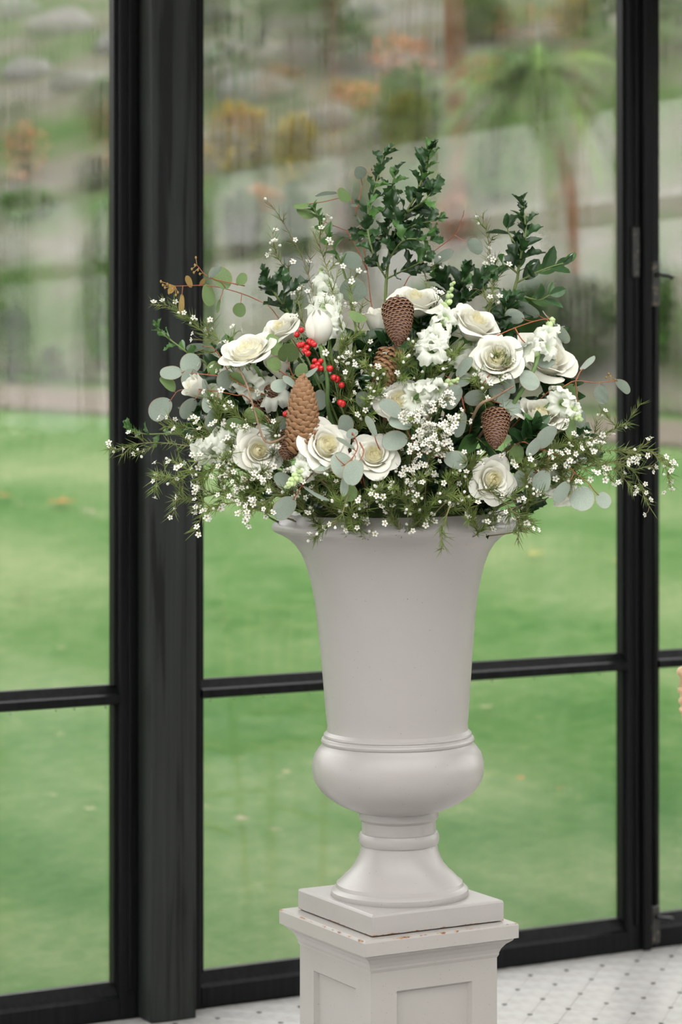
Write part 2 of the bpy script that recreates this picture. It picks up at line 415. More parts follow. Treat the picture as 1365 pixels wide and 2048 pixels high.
# ------------------------------------------------------------------ garden outside: lawn rising to a gravel path and a planted bank
def slant(r): return 0.46*max(-9.0, min(5.5, r))
def ground_z(r, d):
    """height of the ground d metres ahead of and r metres right of the viewpoint"""
    q = d+0.10*r; q2 = d+slant(r)
    z = -0.12
    if q > 6.6: z += 0.146*(q-6.6)*(1-math.exp(-(q-6.6)/1.2))
    if q2 > 17.6: z += 0.30*(q2-17.6)*(1-math.exp(-(q2-17.6)/1.5))
    z += 0.025*noise.noise(Vector((r*0.5, d*0.5, 0.3)))
    return z
def gw(r, d, dz=0.0):
    p = EYE+RT*r+FW*d; p.z = ground_z(r, d)+dz
    return p
def ground_at(px, py):
    """ground point seen at a picture position"""
    d = 6.4
    while d < 60:
        r = (px-682.5)/FOC*d
        if EYE.z+(HORIZON-py)/FOC*d <= ground_z(r, d): return r, d
        d += 0.02
    return r, d
def lawn_mat():
    m = mat('lawn_grass', (0.05, 0.1, 0.02), 0.9, 0.1); nt = m.node_tree
    big = noise_fac(nt, 0.9, 5, 0.6); fine = noise_fac(nt, 13, 5, 0.65)
    ma = node(nt, 'ShaderNodeMath', operation='MULTIPLY_ADD'); ma.inputs[1].default_value = 0.55
    nt.links.new(fine, ma.inputs[0]); nt.links.new(big, ma.inputs[2])
    nt.links.new(ramp(nt, ma.outputs[0], [(0.58, (0.014, 0.062, 0.006)), (0.70, (0.040, 0.090, 0.020)), (0.80, (0.066, 0.110, 0.036)), (0.93, (0.110, 0.142, 0.060))]), bsdf(m).inputs['Base Color'])
    bp = nt.nodes.new('ShaderNodeBump'); bp.inputs['Strength'].default_value = 0.6; bp.inputs['Distance'].default_value = 0.01
    nt.links.new(noise_fac(nt, 60, 6), bp.inputs['Height']); nt.links.new(bp.outputs[0], bsdf(m).inputs['Normal'])
    return m
M_LAWN = lawn_mat()
M_BANK = noisy('bank_soil', [(0.28, (0.022, 0.050, 0.010)), (0.42, (0.044, 0.070, 0.022)), (0.52, (0.082, 0.078, 0.056)), (0.62, (0.115, 0.110, 0.095)), (0.75, (0.030, 0.058, 0.014))], 0.8, 0.95, 0.1, bump=0.5, bscale=6, detail=6)
M_PATH = noisy('path_gravel', [(0.3, (0.075, 0.062, 0.048)), (0.7, (0.105, 0.09, 0.07))], 12, 0.95, 0.1)
def sheet(d0, d1, r0, r1, nd, nr, dz=0.0, warp=None):
    v = []; f = []
    for i in range(nd+1):
        for j in range(nr+1):
            d = d0+(d1-d0)*i/nd; r = r0+(r1-r0)*j/nr
            if warp: d = warp(d, r)
            p = gw(r, d, dz)
            if p.y < 0.15: p.y = 0.15
            v.append(p)
    for i in range(nd):
        for j in range(nr):
            a = i*(nr+1)+j; f.append((a, a+1, a+nr+2, a+nr+1))
    return MB().add(v, f)
mbg = MB().box(-90, -6.4, -90, 0.2, -0.4, -0.16).box(6.4, 90, -90, 0.2, -0.4, -0.16).box(-6.4, 6.4, -90, -11.5, -0.4, -0.16)
tag(build('ground', mbg, M_LAWN), 'lawn around the other sides of the orangery', 'lawn', None, 'structure')
lawn = tag(build('lawn', sheet(1.5, 20.0, -40, 12, 110, 90, 0, lambda d, r: d-slant(r)), M_LAWN, None, True), 'green lawn rising gently away from the glass doors', 'lawn', None, 'structure')
tag(build('path', sheet(16.25, 17.35, -40, 12, 4, 90, 0.02, lambda d, r: d-slant(r)), M_PATH, None, True), 'pale gravel path across the top of the lawn', 'path', None, 'structure')
tag(build('hill', sheet(17.7, 56.0, -60, 13, 70, 90, 0.03, lambda d, r: d-slant(r)), M_BANK, None, True), 'stony planted bank rising behind the lawn', 'bank', None, 'structure')

# fallen leaves
def leaf_shape(n=5):
    pts = []
    for k in range(2*n):
        a = 2*PI*k/(2*n); rr = (1.0 if k % 2 == 0 else 0.55)*random.uniform(0.85, 1.1)
        pts.append((rr*math.cos(a), rr*math.sin(a), 0.25*rr*rr*random.uniform(0.2, 1)))
    v = [(0, 0, 0.02)]+pts; f = [(0, 1+k, 1+(k+1) % (2*n)) for k in range(2*n)]
    return v, f
LEAFCOL = {'orange': (0.36, 0.10, 0.025), 'beige': (0.27, 0.22, 0.14), 'pink': (0.28, 0.20, 0.165), 'yellow': (0.32, 0.24, 0.05)}
def fallen(px, py, w, colr, label):
    r, d = ground_at(px, py); p = gw(r, d, 0.035)
    v, f = leaf_shape(random.choice((4, 5))); s = w/FOC*d/2*1.25
    M = Matrix.Translation(p) @ Matrix.Rotation(random.uniform(0, 6), 4, 'Z') @ Matrix.Rotation(random.uniform(-0.25, 0.25), 4, 'X') @ Matrix.Scale(s, 4)
    m = mat('fallen_leaf_'+colr, LEAFCOL[colr], 0.7, 0.2)
    o = build('fallen_leaf', MB().add(v, f), m, None, False, M)
    sol = o.modifiers.new('thick', 'SOLIDIFY'); sol.thickness = 0.05
    return tag(o, label, 'leaf', 'fallen leaves on the lawn')
for px, py, w, c, lb in [
    (120, 1018, 46, 'orange', 'large orange fallen leaf lying high on the lawn'),
    (10, 1004, 24, 'orange', 'small orange fallen leaf beside a larger orange one on the lawn'),
    (178, 1036, 28, 'pink', 'pale pinkish fallen leaf just below the large orange leaf on the lawn'),
    (45, 1207, 30, 'beige', 'beige fallen leaf on the lawn behind the left door leaf'),
    (122, 1312, 18, 'beige', 'small beige fallen leaf above the glazing bar of the left door leaf'),
    (120, 1490, 18, 'beige', 'small beige fallen leaf below the glazing bar of the left door leaf'),
    (180, 1638, 24, 'beige', 'beige fallen leaf low on the lawn behind the left door leaf'),
    (432, 1241, 36, 'pink', 'pinkish fallen leaf between the broad post and the urn'),
    (516, 1406, 18, 'orange', 'small orange fallen leaf just under the glazing bar beside the urn'),
    (482, 1659, 30, 'pink', 'pale pink fallen leaf on the lawn beside the urn bowl'),
    (572, 1566, 20, 'beige', 'beige fallen leaf close to the urn bowl'),
    (1075, 1122, 30, 'yellow', 'yellow fallen leaf beside the urn rim'),
    (972, 1433, 26, 'beige', 'beige fallen leaf beside the urn band'),
    (1041, 1578, 18, 'orange', 'small orange fallen leaf beside the urn bowl'),
    (652, 1600, 22, 'beige', 'beige fallen leaf behind the lower curve of the urn bowl')]: fallen(px, py, w, c, lb)

def foliage_geo(n, rx, ry, rz, size, seed, droop=0.0, shell=0.35):
    rnd = random.Random(seed); mb = MB()
    for k in range(n):
        while True:
            q = Vector((rnd.uniform(-1, 1), rnd.uniform(-1, 1), rnd.uniform(-1, 1)))
            if shell < q.length < 1: break
        lump = 0.8+0.35*noise.noise(q*2.3+Vector((seed, 0, 0)))
        c = Vector((q.x*rx, q.y*ry, q.z*rz))*lump
        d = (q.normalized()+Vector((rnd.uniform(-1, 1), rnd.uniform(-1, 1), rnd.uniform(-1, 1)-droop))).normalized()
        Fm = frame_dir(d); s = size*rnd.uniform(0.6, 1.3)
        mb.add([(0, 0, 0), (s*0.38, 0, s*0.5), (0, s*0.1, s), (-s*0.38, 0, s*0.5)], [(0, 1, 2), (0, 2, 3)], Matrix.Translation(c) @ Fm.to_4x4())
    return mb
def shrub(px, py, wpx, hpx, dpull, colours, label, n=900, leaf=0.07, group='shrubs on the bank', name='shrub'):
    r, d = ground_at(px, min(772, py+hpx*0.5)); base = gw(r, d)
    rx = wpx/FOC*d/2; rz = hpx/FOC*d/2; c = base+UP*rz*0.95
    t = thing(name, label, 'shrub', base, group)
    m = leafy_mat('foliage_%d_%d_%d' % tuple(int(q*1000) for q in colours[0]), colours[0], colours[1], 0.6, 0.3, 0.25, scale=2.5)
    build('foliage', foliage_geo(n, rx, rx*0.8, rz, leaf, int(px+py)), m, t, False, Matrix.Translation(c))
    mb = MB()
    for k in range(4): mb.tube(spline([base+Vector((0, 0, -0.1)), base.lerp(c, 0.6)+Vector((random.uniform(-.2, .2)*rx, random.uniform(-.2, .2)*rx, 0)), c+Vector((random.uniform(-.5, .5)*rx, random.uniform(-.5, .5)*rx, rz*0.5))], 4), 0.02, 5)
    build('stem', mb, M_BARK, t, True)
    return t
M_BARK = noisy('bark_brown', [(0.35, (0.03, 0.018, 0.012)), (0.65, (0.06, 0.035, 0.024))], 7, 0.9, 0.1, stretch=(1, 1, 0.2))
DK = ((0.014, 0.038, 0.006), (0.034, 0.074, 0.013)); MG = ((0.040, 0.115, 0.012), (0.080, 0.175, 0.025)); YL = ((0.24, 0.19, 0.02), (0.36, 0.27, 0.045)); OR = ((0.38, 0.16, 0.09), (0.46, 0.23, 0.14)); GR = ((0.085, 0.105, 0.065), (0.13, 0.15, 0.10)); YG = ((0.09, 0.15, 0.03), (0.15, 0.21, 0.05))
for a in [
    (1105, 660, 290, 240, 0, DK, 'broad dark evergreen shrub at the foot of the palm', 3600, .09),
    (1300, 610, 110, 260, 0, MG, 'tall mid green shrub beside the dark evergreen one', 1600, .08),
    (1430, 650, 120, 220, 0, DK, 'dark shrub beyond the double door stile', 1500, .08),
    (850, 660, 150, 200, 0, MG, 'green shrub half hidden by white flowers', 1800, .08),
    (25, 680, 80, 170, 0, DK, 'low dark shrub at the far end of the bank', 900, .07),
    (105, 725, 44, 70, 0, DK, 'small round dark shrub beside a low dark one', 300, .06),
    (70, 745, 60, 50, 0, MG, 'low green cushion shrub at the edge of the lawn', 300, .06),
    (200, 560, 80, 380, 0, MG, 'tall narrow green shrub beside the broad post', 1900, .08),
    (415, 560, 50, 420, 0, MG, 'tall slim green shrub on the other side of the broad post', 1500, .08),
    (475, 270, 150, 150, 0, YL, 'yellow leaved shrub on the bank', 1100, .09),
    (590, 300, 100, 150, 0, YL, 'smaller yellow leaved shrub next to the other yellow one', 800, .09),
    (520, 400, 100, 44, 0, OR, 'low rusty orange shrub below the yellow ones', 500, .08),
    (50, 300, 130, 140, 0, OR, 'faded orange shrub above the far end of the path', 180, .07),
    (60, 408, 140, 56, 0, MG, 'spreading green shrub under the faded orange one', 700, .08),
    (800, 110, 190, 100, 0, OR, 'coral orange shrub high on the bank', 230, .08),
    (720, 190, 150, 60, 0, OR, 'low coral orange shrub below the higher one', 200, .07),
    (905, 450, 100, 110, 0, OR, 'rust orange shrub behind the tall holly stems', 620, .08),
    (215, 215, 110, 130, 0, MG, 'rounded green shrub high beside the broad post', 900, .09),
    (190, 345, 84, 70, 0, GR, 'grey green shrub between the boulders and the path', 700, .08),
    (820, 220, 150, 200, 0, MG, 'green shrub beside the red barked trunk', 1500, .09),
    (715, 470, 110, 260, 0, GR, 'grey green shrub behind the bouquet crown', 1500, .08),
    (590, 480, 60, 260, 0, DK, 'dark upright shrub behind the bouquet', 1000, .08),
    (1000, 300, 120, 220, 0, MG, 'green shrub between the red barked trunk and the palm', 1500, .09),
    (1150, 30, 110, 100, 0, YL, 'yellow green shrub above the palm', 800, .09),
    (960, 30, 160, 120, 0, YG, 'fresh green shrub at the top of the bank', 1000, .09),
    (425, 20, 90, 100, 0, YG, 'bright green shrub above the drooping conifer', 1100, .09),
    (480, 440, 100, 160, 0, GR, 'pale grey green shrub next to the slim green one', 800, .08),
    (-170, 520, 200, 300, 0, MG, 'green shrub on the bank beyond the left door leaf', 1200, .09),
    (-380, 430, 260, 220, 0, DK, 'dark shrub on the bank farther along the left doors', 1200, .09),
    (-120, 180, 240, 160, 0, GR, 'grey green shrub high above the left door leaf', 900, .09),
    (1560, 560, 220, 300, 0, MG, 'green shrub on the bank beyond the right door leaf', 1200, .09)]: shrub(*a)
# grey boulders on the bank
M_STONE = noisy('weathered_stone', [(0.3, (0.10, 0.098, 0.09)), (0.7, (0.17, 0.165, 0.16))], 3, 0.9, 0.2, bump=0.4)
def boulder(px, py, wpx, hpx, label):
    r, d = ground_at(px, py); c = gw(r, d); sx = wpx/FOC*d/2; sz = hpx/FOC*d/2; v = []; f = []
    nu, nv = 10, 6
    for i in range(nv+1):
        for j in range(nu):
            th = PI*i/nv; ph = 2*PI*j/nu; q = Vector((math.sin(th)*math.cos(ph), math.sin(th)*math.sin(ph), math.cos(th)))
            q *= 1+0.35*noise.noise(q*1.6+Vector((px*0.1, py*0.1, 0))); v.append((q.x*sx, q.y*sx*0.8, q.z*sz))
    for i in range(nv):
        for j in range(nu): f.append((i*nu+j, i*nu+(j+1) % nu, (i+1)*nu+(j+1) % nu, (i+1)*nu+j))
    tag(build('boulder', MB().add(v, f), M_STONE, None, True, Matrix.Translation(c)), label, 'rock', 'boulders on the bank')
for a in [(60, 150, 120, 70, 'broad grey boulder at the far end of the bank'), (160, 170, 130, 60, 'long pale boulder beside the broad grey one'), (130, 60, 160, 90, 'big grey boulder high on the bank'),
          (30, 30, 120, 80, 'grey boulder above the long pale one'), (520, 190, 200, 90, 'wide grey boulder under the drooping conifer'), (660, 250, 150, 80, 'pale boulder beside the yellow shrubs'),
          (790, 270, 120, 70, 'grey boulder near the red barked trunk'), (440, 120, 90, 70, 'grey boulder against the broad post'), (735, 30, 130, 50, 'flat grey boulder at the top of the bank'), (230, 100, 90, 60, 'small grey boulder close to the broad post')]: boulder(*a)
# drooping conifers
def conifer(px, base_py, ztop_py, label, n_br=46, blen=2.2):
    r, d = ground_at(px, base_py); base = gw(r, d); zt = EYE.z+(HORIZON-ztop_py)/FOC*d
    t = thing('conifer', label, 'tree', base, 'conifers on the bank')
    top = base.copy(); top.z = zt
    build('trunk', MB().tube([base-UP*0.2, base.lerp(top, 0.5), top], [0.13, 0.09, 0.02], 8), M_BARK, t, True)
    mb = MB(); rnd = random.Random(int(px))
    for k in range(n_br):
        h = 0.25+0.72*k/n_br; a = k*2.4; L = blen*(1.05-h)*rnd.uniform(0.7, 1.1)
        p0 = base.lerp(top, h); out = Vector((math.cos(a), math.sin(a), 0))
        path = [p0+out*L*s+UP*(0.10*s-0.45*s*s)*L for s in (0, .33, .66, 1)]
        for q in range(26):
            s = rnd.uniform(0.15, 1); p = path[0].lerp(path[3], s); p.z = p0.z+(0.10*s-0.45*s*s)*L
            dd = (out*0.6+Vector((rnd.uniform(-1, 1), rnd.uniform(-1, 1), rnd.uniform(-.9, .2)))).normalized(); sz = 0.20
            mb.add([(0, 0, 0), (sz*.2, 0, sz*.5), (0, 0.02, sz), (-sz*.2, 0, sz*.5)], [(0, 1, 2), (0, 2, 3)], Matrix.Translation(p) @ frame_dir(dd).to_4x4())
    build('foliage', mb, leafy_mat('conifer_needles', (0.026, 0.074, 0.014), (0.058, 0.125, 0.028), 0.6, 0.2, 0.2, scale=2), t)
conifer(590, 150, -200, 'drooping dark conifer behind the yellow shrubs', 90, 1.15)
conifer(1300, 120, -300, 'dark conifer behind the double door stile', 64, 1.0)
# palm-like tree with a thin leaning trunk
def palm(label):
    d = 18.0; P = lambda px, py: EYE+RT*((px-682.5)/FOC*d)+FW*d+UP*((HORIZON-py)/FOC*d)
    base = gw((1158-682.5)/FOC*d, d); t = thing('palm', label, 'tree', base)
    path = spline([base-UP*0.1, P(1152, 560), P(1140, 380), P(1100, 250), P(1075, 150)], 5)
    build('trunk', MB().tube(path, [0.045]*(len(path)), 8), noisy('palm_bark', [(0.3, (0.09, 0.038, 0.02)), (0.7, (0.15, 0.07, 0.04))], 9, 0.9, 0.1), t, True)
    crown = P(1075, 140); fm = leafy_mat('palm_frond', (0.050, 0.125, 0.012), (0.12, 0.19, 0.03), 0.5, 0.3, 0.3, scale=2); rnd = random.Random(4)
    for k in range(44):
        a = k*2.39996; el = rnd.uniform(-0.5, 0.9); L = rnd.uniform(0.65, 1.0)
        out = Vector((math.cos(a), math.sin(a), 0)); mb = MB(); pts = []
        for s in range(6):
            u = s/5; pts.append(out*L*u*math.cos(el*0.6)+UP*(math.sin(el)*L*u-0.85*L*u*u))
        for s in range(5):
            for q in range(4):
                for sd in (-1, 1):
                    p = pts[s].lerp(pts[s+1], q/4); side = out.cross(UP)*sd; tip = p+side*0.14*(1-0.5*s/5)+out*0.10-UP*0.12
                    w = (pts[s+1]-pts[s]).normalized()*0.02
                    mb.add([p-w, p+w, tip], [(0, 1, 2)])
        mb.tube(pts, [0.012, 0.01, 0.008, 0.006, 0.005, 0.003], 4)
        build('frond', mb, fm, t, False, Matrix.Translation(crown))
palm('palm with a thin leaning red brown trunk and drooping fronds')
def red_trunk():
    d = 21.2; P = lambda px, py: EYE+RT*((px-682.5)/FOC*d)+FW*d+UP*((HORIZON-py)/FOC*d)
    base = gw((932-682.5)/FOC*d, d); t = thing('broad_tree', 'tree with a straight red brown trunk beside the palm', 'tree', base)
    path = spline([base-UP*0.2, P(928, 500), P(918, 250), P(908, 20), P(915, -260)], 5)
    build('trunk', MB().tube(path, [0.095]*8+[0.085]*(len(path)-8), 10), M_RED, t, True)
    c = P(900, -330)
    build('foliage', foliage_geo(1500, 1.9, 1.5, 0.9, 0.14, 5), leafy_mat('broad_tree_leaves', (0.10, 0.13, 0.03), (0.18, 0.18, 0.04), 0.6, 0.3, 0.3, scale=2), t, False, Matrix.Translation(c))
M_RED = noisy('red_bark', [(0.3, (0.09, 0.034, 0.018)), (0.7, (0.19, 0.08, 0.045))], 5, 0.9, 0.1, stretch=(1, 1, 0.25))
red_trunk()

# unseen clipped hedge beyond the end windows, added to darken the low reflections
hg = thing('hedge', 'clipped hedge added outside the end windows to darken the low reflections', 'hedge', (12.6, -11.5, -0.16))
mbh = MB(); rh = random.Random(9)
for k in range(5200):
    p = Vector((rh.uniform(12.0, 13.2), rh.uniform(-18.0, -5.0), rh.uniform(-0.16, 2.35))); fc = rh.randrange(3)
    if fc == 0: p.x = 12.0+rh.uniform(-.06, .06)
    elif fc == 1: p.z = 2.3+rh.uniform(-.1, .1)
    dd_ = Vector((rh.uniform(-1, .4), rh.uniform(-1, 1), rh.uniform(-.3, 1))).normalized(); sz = 0.16
    mbh.add([(0, 0, 0), (sz*.4, 0, sz*.5), (0, .02, sz), (-sz*.4, 0, sz*.5)], [(0, 1, 2), (0, 2, 3)], Matrix.Translation(p) @ frame_dir(dd_).to_4x4())
build('foliage', mbh, MAT['conifer_needles'], hg)
build('stem', MB().box(12.1, 13.1, -17.9, -5.1, -0.16, 2.22), MAT['conifer_needles'], hg)

# ------------------------------------------------------------------ urn and pedestal
def edge_attr(mb, fn): mb.a['edge'] = [fn(Vector(p)) for p in mb.v]
AX = EYE+RT*((800-682.5)/FOC*5.0)+FW*5.0; AX.z = 0
PX = EYE+RT*((795.3-682.5)/FOC*5.0)+FW*5.0; PX.z = 0
ped = thing('pedestal', 'off white square pedestal with recessed side panels and rust chipped top edge', 'pedestal', PX)
def sq_prism(levels):
    v = []; f = []
    for h, z in levels: v += [(-h, -h, z), (h, -h, z), (h, h, z), (-h, h, z)]
    n = len(levels)
    for i in range(n-1):
        for k in range(4): f.append((4*i+k, 4*i+(k+1) % 4, 4*i+4+(k+1) % 4, 4*i+4+k))
    f.append((3, 2, 1, 0)); f.append(tuple(4*(n-1)+k for k in range(4)))
    return v, f
MP = Matrix.Translation(PX)
PH = 0.144
# shaft with a recessed panel in every face
mb = MB(); q = PH; pi_, pd = 0.058, 0.009; z0, z1, pz0, pz1 = 0.0, 0.440, 0.10, 0.388
for k in range(4):
    Rk = Matrix.Rotation(k*PI/2, 4, 'Z')
    def F(x, z, dep=0.0): return (x, -q+dep, z)
    a = q-pi_; b = a-0.006
    v = [F(-q, z0), F(q, z0), F(q, z1), F(-q, z1), F(-a, pz0), F(a, pz0), F(a, pz1), F(-a, pz1), F(-b, pz0+.006, pd), F(b, pz0+.006, pd), F(b, pz1-.006, pd), F(-b, pz1-.006, pd)]
    f = [(0, 1, 5, 4), (1, 2, 6, 5), (2, 3, 7, 6), (3, 0, 4, 7), (4, 5, 9, 8), (5, 6, 10, 9), (6, 7, 11, 10), (7, 4, 8, 11), (8, 9, 10, 11)]
    mb.add(v, f, Rk)
edge_attr(mb, lambda p: 0.0)
build('shaft', mb, M_PED, ped, False, MP)
levels = [(PH, 0.428), (PH+.003, 0.434), (PH+.003, 0.438), (PH+.006, 0.446), (PH+.013, 0.456), (PH+.022, 0.463), (PH+.024, 0.466), (PH+.024, 0.470)]
v, f = sq_prism(levels); mb = MB().add(v, f); edge_attr(mb, lambda p: 0.0)
build('cornice', mb, M_PED, ped, False, MP)
def slab(h, z0, z1, n=24, b=0.004, top_e=1.0, bot_e=1.0):
    """square slab with finely divided arrises so the chipped-edge mask stays close to them"""
    mb = MB(); rows = [(h, z0), (h, z0+b), (h, (z0+z1)/2), (h, z1-b*1.2), (h-b*0.35, z1-b*0.35), (h-b*1.2, z1), (h-0.012, z1), (h-0.03, z1)]
    at_ = [bot_e, bot_e*0.55, 0.0, top_e*0.75, top_e, top_e*0.8, 0.25*top_e, 0.0]; A = []
    v = []; f = []
    for (hh, z), e in zip(rows, at_):
        for s in range(4):
            for k in range(n):
                t = -1+2*k/n; x, y = [(t, -1), (1, t), (-t, 1), (-1, -t)][s]
                v.append((x*hh, y*hh, z)); A.append(e)
    m4 = 4*n
    for i in range(len(rows)-1):
        for k in range(m4): f.append((i*m4+k, i*m4+(k+1) % m4, (i+1)*m4+(k+1) % m4, (i+1)*m4+k))
    f.append(tuple(reversed(range(m4)))); f.append(tuple((len(rows)-1)*m4+k for k in range(m4)))
    mb.add(v, f); mb.a['edge'] = A
    return mb
build('cap_slab', slab(0.175, 0.469, 0.499, top_e=0.95, bot_e=0.55), M_PED, ped, False, MP)
mb = MB(); v, f = sq_prism([(0.185, -0.002), (0.185, 0.05), (0.178, 0.06), (0.165, 0.072), (PH, 0.085)]); mb.add(v, f); edge_attr(mb, lambda p: 0)
build('base_moulding', mb, M_PED, ped, False, MP)

urn = thing('urn', 'tall off white campana urn on a square plinth, holding the flowers', 'urn', Vector((AX.x, AX.y, 0.499)))
MU = Matrix.Translation(AX)
jb = MB().box(-.140, .140, -.140, .140, .4985, .5030); edge_attr(jb, lambda p: 0.0); build('joint', jb, M_URN, urn, False, MU)
build('plinth', slab(0.150, 0.5018, 0.542, top_e=0.45, bot_e=1.05), M_URN, urn, False, MU)
LEAN = Matrix.Translation(AX+UP*0.54) @ Matrix.Rotation(-math.radians(0.75), 4, FW) @ Matrix.Translation(-UP*0.54)
def zz(y): return 2.33-y/1000
foot = [(0.0, .540), (.136, .540), (.138, .545), (.137, .553), (.132, .558), (.128, .560), (.1262, .567), (.120, .572), (.111, .581), (.100, .591), (.0895, .604), (.0825, .618), (.0785, .630), (.0762, .640), (.0755, .6425),
        (.0785, .6435), (.0806, .648), (.0812, .655), (.0802, .662), (.0775, .6665), (.0745, .6675), (.0738, .690), (.0765, .6915), (.0800, .696), (.0806, .703), (.079, .710), (.060, .714)]
bowl = [(0.0, .702), (.078, .709), (.100, .716), (.125, .728), (.146, .743), (.160, .758), (.168, .772), (.1722, .790), (.172, .806), (.167, .824), (.158, .837), (.1515, .843), (.1505, .846), (.1525, .848), (.1535, .852), (.152, .856), (.1490, .857), (.1475, .859),
        (.1485, .861), (.1478, .865), (.1445, .868), (.1415, .871), (.1405, .880), (.143, .905), (.1465, .950), (.1510, 1.010), (.1545, 1.050), (.1590, 1.100), (.1640, 1.138), (.1700, 1.170), (.178, 1.200), (.188, 1.225), (.200, 1.243), (.214, 1.256), (.230, 1.265), (.241, 1.270),
        (.2455, 1.275), (.2465, 1.280), (.2450, 1.285), (.238, 1.292), (.226, 1.302), (.219, 1.3055), (.212, 1.305), (.205, 1.300), (.192, 1.270), (.170, 1.215), (.150, 1.15), (.145, 1.10), (0.0, 1.10)]
for nm, pr in (('foot', foot), ('bowl', bowl)):
    v, f = lathe(pr, 96); mb = MB().add(v, f)
    mb.a['edge'] = [0.62 if abs(p[2]-1.268) < 0.006 and nm == 'bowl' and p[0]**2+p[1]**2 > 0.04 else 0.0 for p in v]
    o_ = build(nm, mb, M_URN, urn, True, LEAN); o_.data.set_sharp_from_angle(angle=math.radians(30))
# ------------------------------------------------------------------ the arrangement
RND = random.Random(5)
LANDMARKS = [((493, 697), 'the many petalled rose'), ((517, 902), 'the twig crossed rose'), ((652, 892), 'the spiral hearted rose'), ((748, 912), 'the low rose by grey leaves'), ((800, 804), 'the middle rose'),
    ((832, 605), 'the ragged rose'), ((948, 654), 'the needle crossed rose'), ((996, 722), 'the bud strewn rose'), ((1090, 722), 'the big white rose'), ((1078, 834), 'the dark leaved rose'), ((986, 960), 'the rose at the rim'),
    ((398, 778), 'the small cream rose'), ((638, 655), 'the tulip'), ((606, 826), 'the tall tan cone'), ((797, 648), 'the hanging red brown cone'), ((992, 860), 'the hanging dark cone'), ((772, 742), 'the open tan cone'),
    ((636, 730), 'the berries'), ((870, 850), 'the dense wax flowers'), ((570, 1016), 'the rusty edged leaf'), ((1165, 997), 'the row of round leaves'), ((322, 819), 'the largest eucalyptus leaf'), ((425, 895), 'the low snapdragon'), ((595, 955), 'the pale green snapdragon')]
USED = set()
def between(kind, px, py):
    """label that places a filler sprig by the two landmarks nearest to it"""
    L = sorted(LANDMARKS, key=lambda q: (q[0][0]-px)**2+(q[0][1]-py)**2)
    for i, j, w in ((0, 1, 'between'), (0, 2, 'between'), (1, 2, 'between'), (0, 3, 'between'), (1, 3, 'between'), (2, 3, 'between')):
        lb = '%s between %s and %s' % (kind, L[i][1], L[j][1])
        if lb not in USED: break
    USED.add(lb)
    return lb
def cdir(x, y, z): return (RT*x-FW*y+UP*z).normalized()          # right, towards the viewer, up
def front(px, py):
    q = 1-((px-790)/470)**2-((965-py)/430)**2
    return -0.27*math.sqrt(max(0.0, q))
def fat(px, py, off=0.0): return at(px, py, front(px, py)+off)
CEN = LEAN @ Vector((0, 0, 1.33))
def root(k=None):
    a = RND.uniform(0, 2*PI); r = RND.uniform(0.0, 0.09)
    return LEAN @ Vector((r*math.cos(a), r*math.sin(a), 1.20))
def place(pos, axis, normal, s=1.0, sx=None):
    y = Vector(axis).normalized(); z = Vector(normal); z = (z-y*z.dot(y))
    if z.length < 1e-4: z = y.orthogonal()
    z.normalize(); x = y.cross(z)
    M = Matrix((x*(sx or s), y*s, z*s)).transposed().to_4x4(); M.translation = pos
    return M
def rvec(): 
    return Vector((RND.gauss(0, 1), RND.gauss(0, 1), RND.gauss(0, 1))).normalized()
def stem_path(p, d, r0):
    """from the urn mouth up into the head p that faces d"""
    m = p-Vector(d)*0.09; m = m.lerp(CEN, 0.15)
    return spline([r0, r0.lerp(m, 0.5)+UP*0.02, m, p], 4)

# leaf and petal materials
M_HOLLY = leafy_mat('holly_leaf', (0.016, 0.050, 0.015), (0.034, 0.084, 0.025), 0.30, 0.5, 0.10, per_object=0.45)
M_HOLLYL = leafy_mat('holly_leaf_light', (0.06, 0.15, 0.035), (0.09, 0.20, 0.05), 0.34, 0.5, 0.2)
M_EUC = leafy_mat('eucalyptus_leaf', (0.285, 0.345, 0.285), (0.35, 0.405, 0.345), 0.55, 0.3, 0.22, attr='rim', attr_stops=[(0.0, (0.3, 0.2, 0.1, 0)), (0.82, (0.30, 0.22, 0.12, 0)), (1.0, (0.42, 0.20, 0.09, 0.75))], per_object=0.22)
M_EUCG = leafy_mat('eucalyptus_leaf_green', (0.17, 0.27, 0.10), (0.23, 0.33, 0.14), 0.5, 0.3, 0.3, attr='rim', attr_stops=[(0.0, (0.3, 0.2, 0.1, 0)), (0.82, (0.30, 0.22, 0.12, 0)), (1.0, (0.42, 0.20, 0.09, 0.6))])
M_EUCO = leafy_mat('eucalyptus_leaf_ochre', (0.34, 0.22, 0.07), (0.42, 0.28, 0.10), 0.5, 0.3, 0.3)
M_REDSTEM = mat('red_stem', (0.32, 0.10, 0.045), 0.5, 0.4)
M_GSTEM = noisy('green_stem', [(0.3, (0.10, 0.19, 0.055)), (0.7, (0.16, 0.26, 0.085))], 20, 0.5)
M_HSTEM = noisy('holly_stem', [(0.3, (0.12, 0.17, 0.045)), (0.7, (0.18, 0.23, 0.07))], 20, 0.5)
M_BSTEM = noisy('brown_stem', [(0.3, (0.16, 0.10, 0.06)), (0.7, (0.28, 0.19, 0.12))], 30, 0.7)
M_WSTEM = noisy('wax_stem', [(0.3, (0.16, 0.16, 0.06)), (0.7, (0.26, 0.19, 0.09))], 30, 0.6)
M_NEEDLE = leafy_mat('needle_leaf', (0.17, 0.245, 0.055), (0.27, 0.34, 0.11), 0.5, 0.3, 0.35, per_object=0.35)
M_WAX = leafy_mat('wax_petal', (0.80, 0.79, 0.72), (0.86, 0.85, 0.79), 0.45, 0.4, 0.2, attr='core', attr_stops=[(0.30, (0.55, 0.52, 0.25, 0)), (0.6, (0.50, 0.46, 0.16, 0.9)), (1.0, (0.26, 0.19, 0.08, 1))], per_object=0.08)
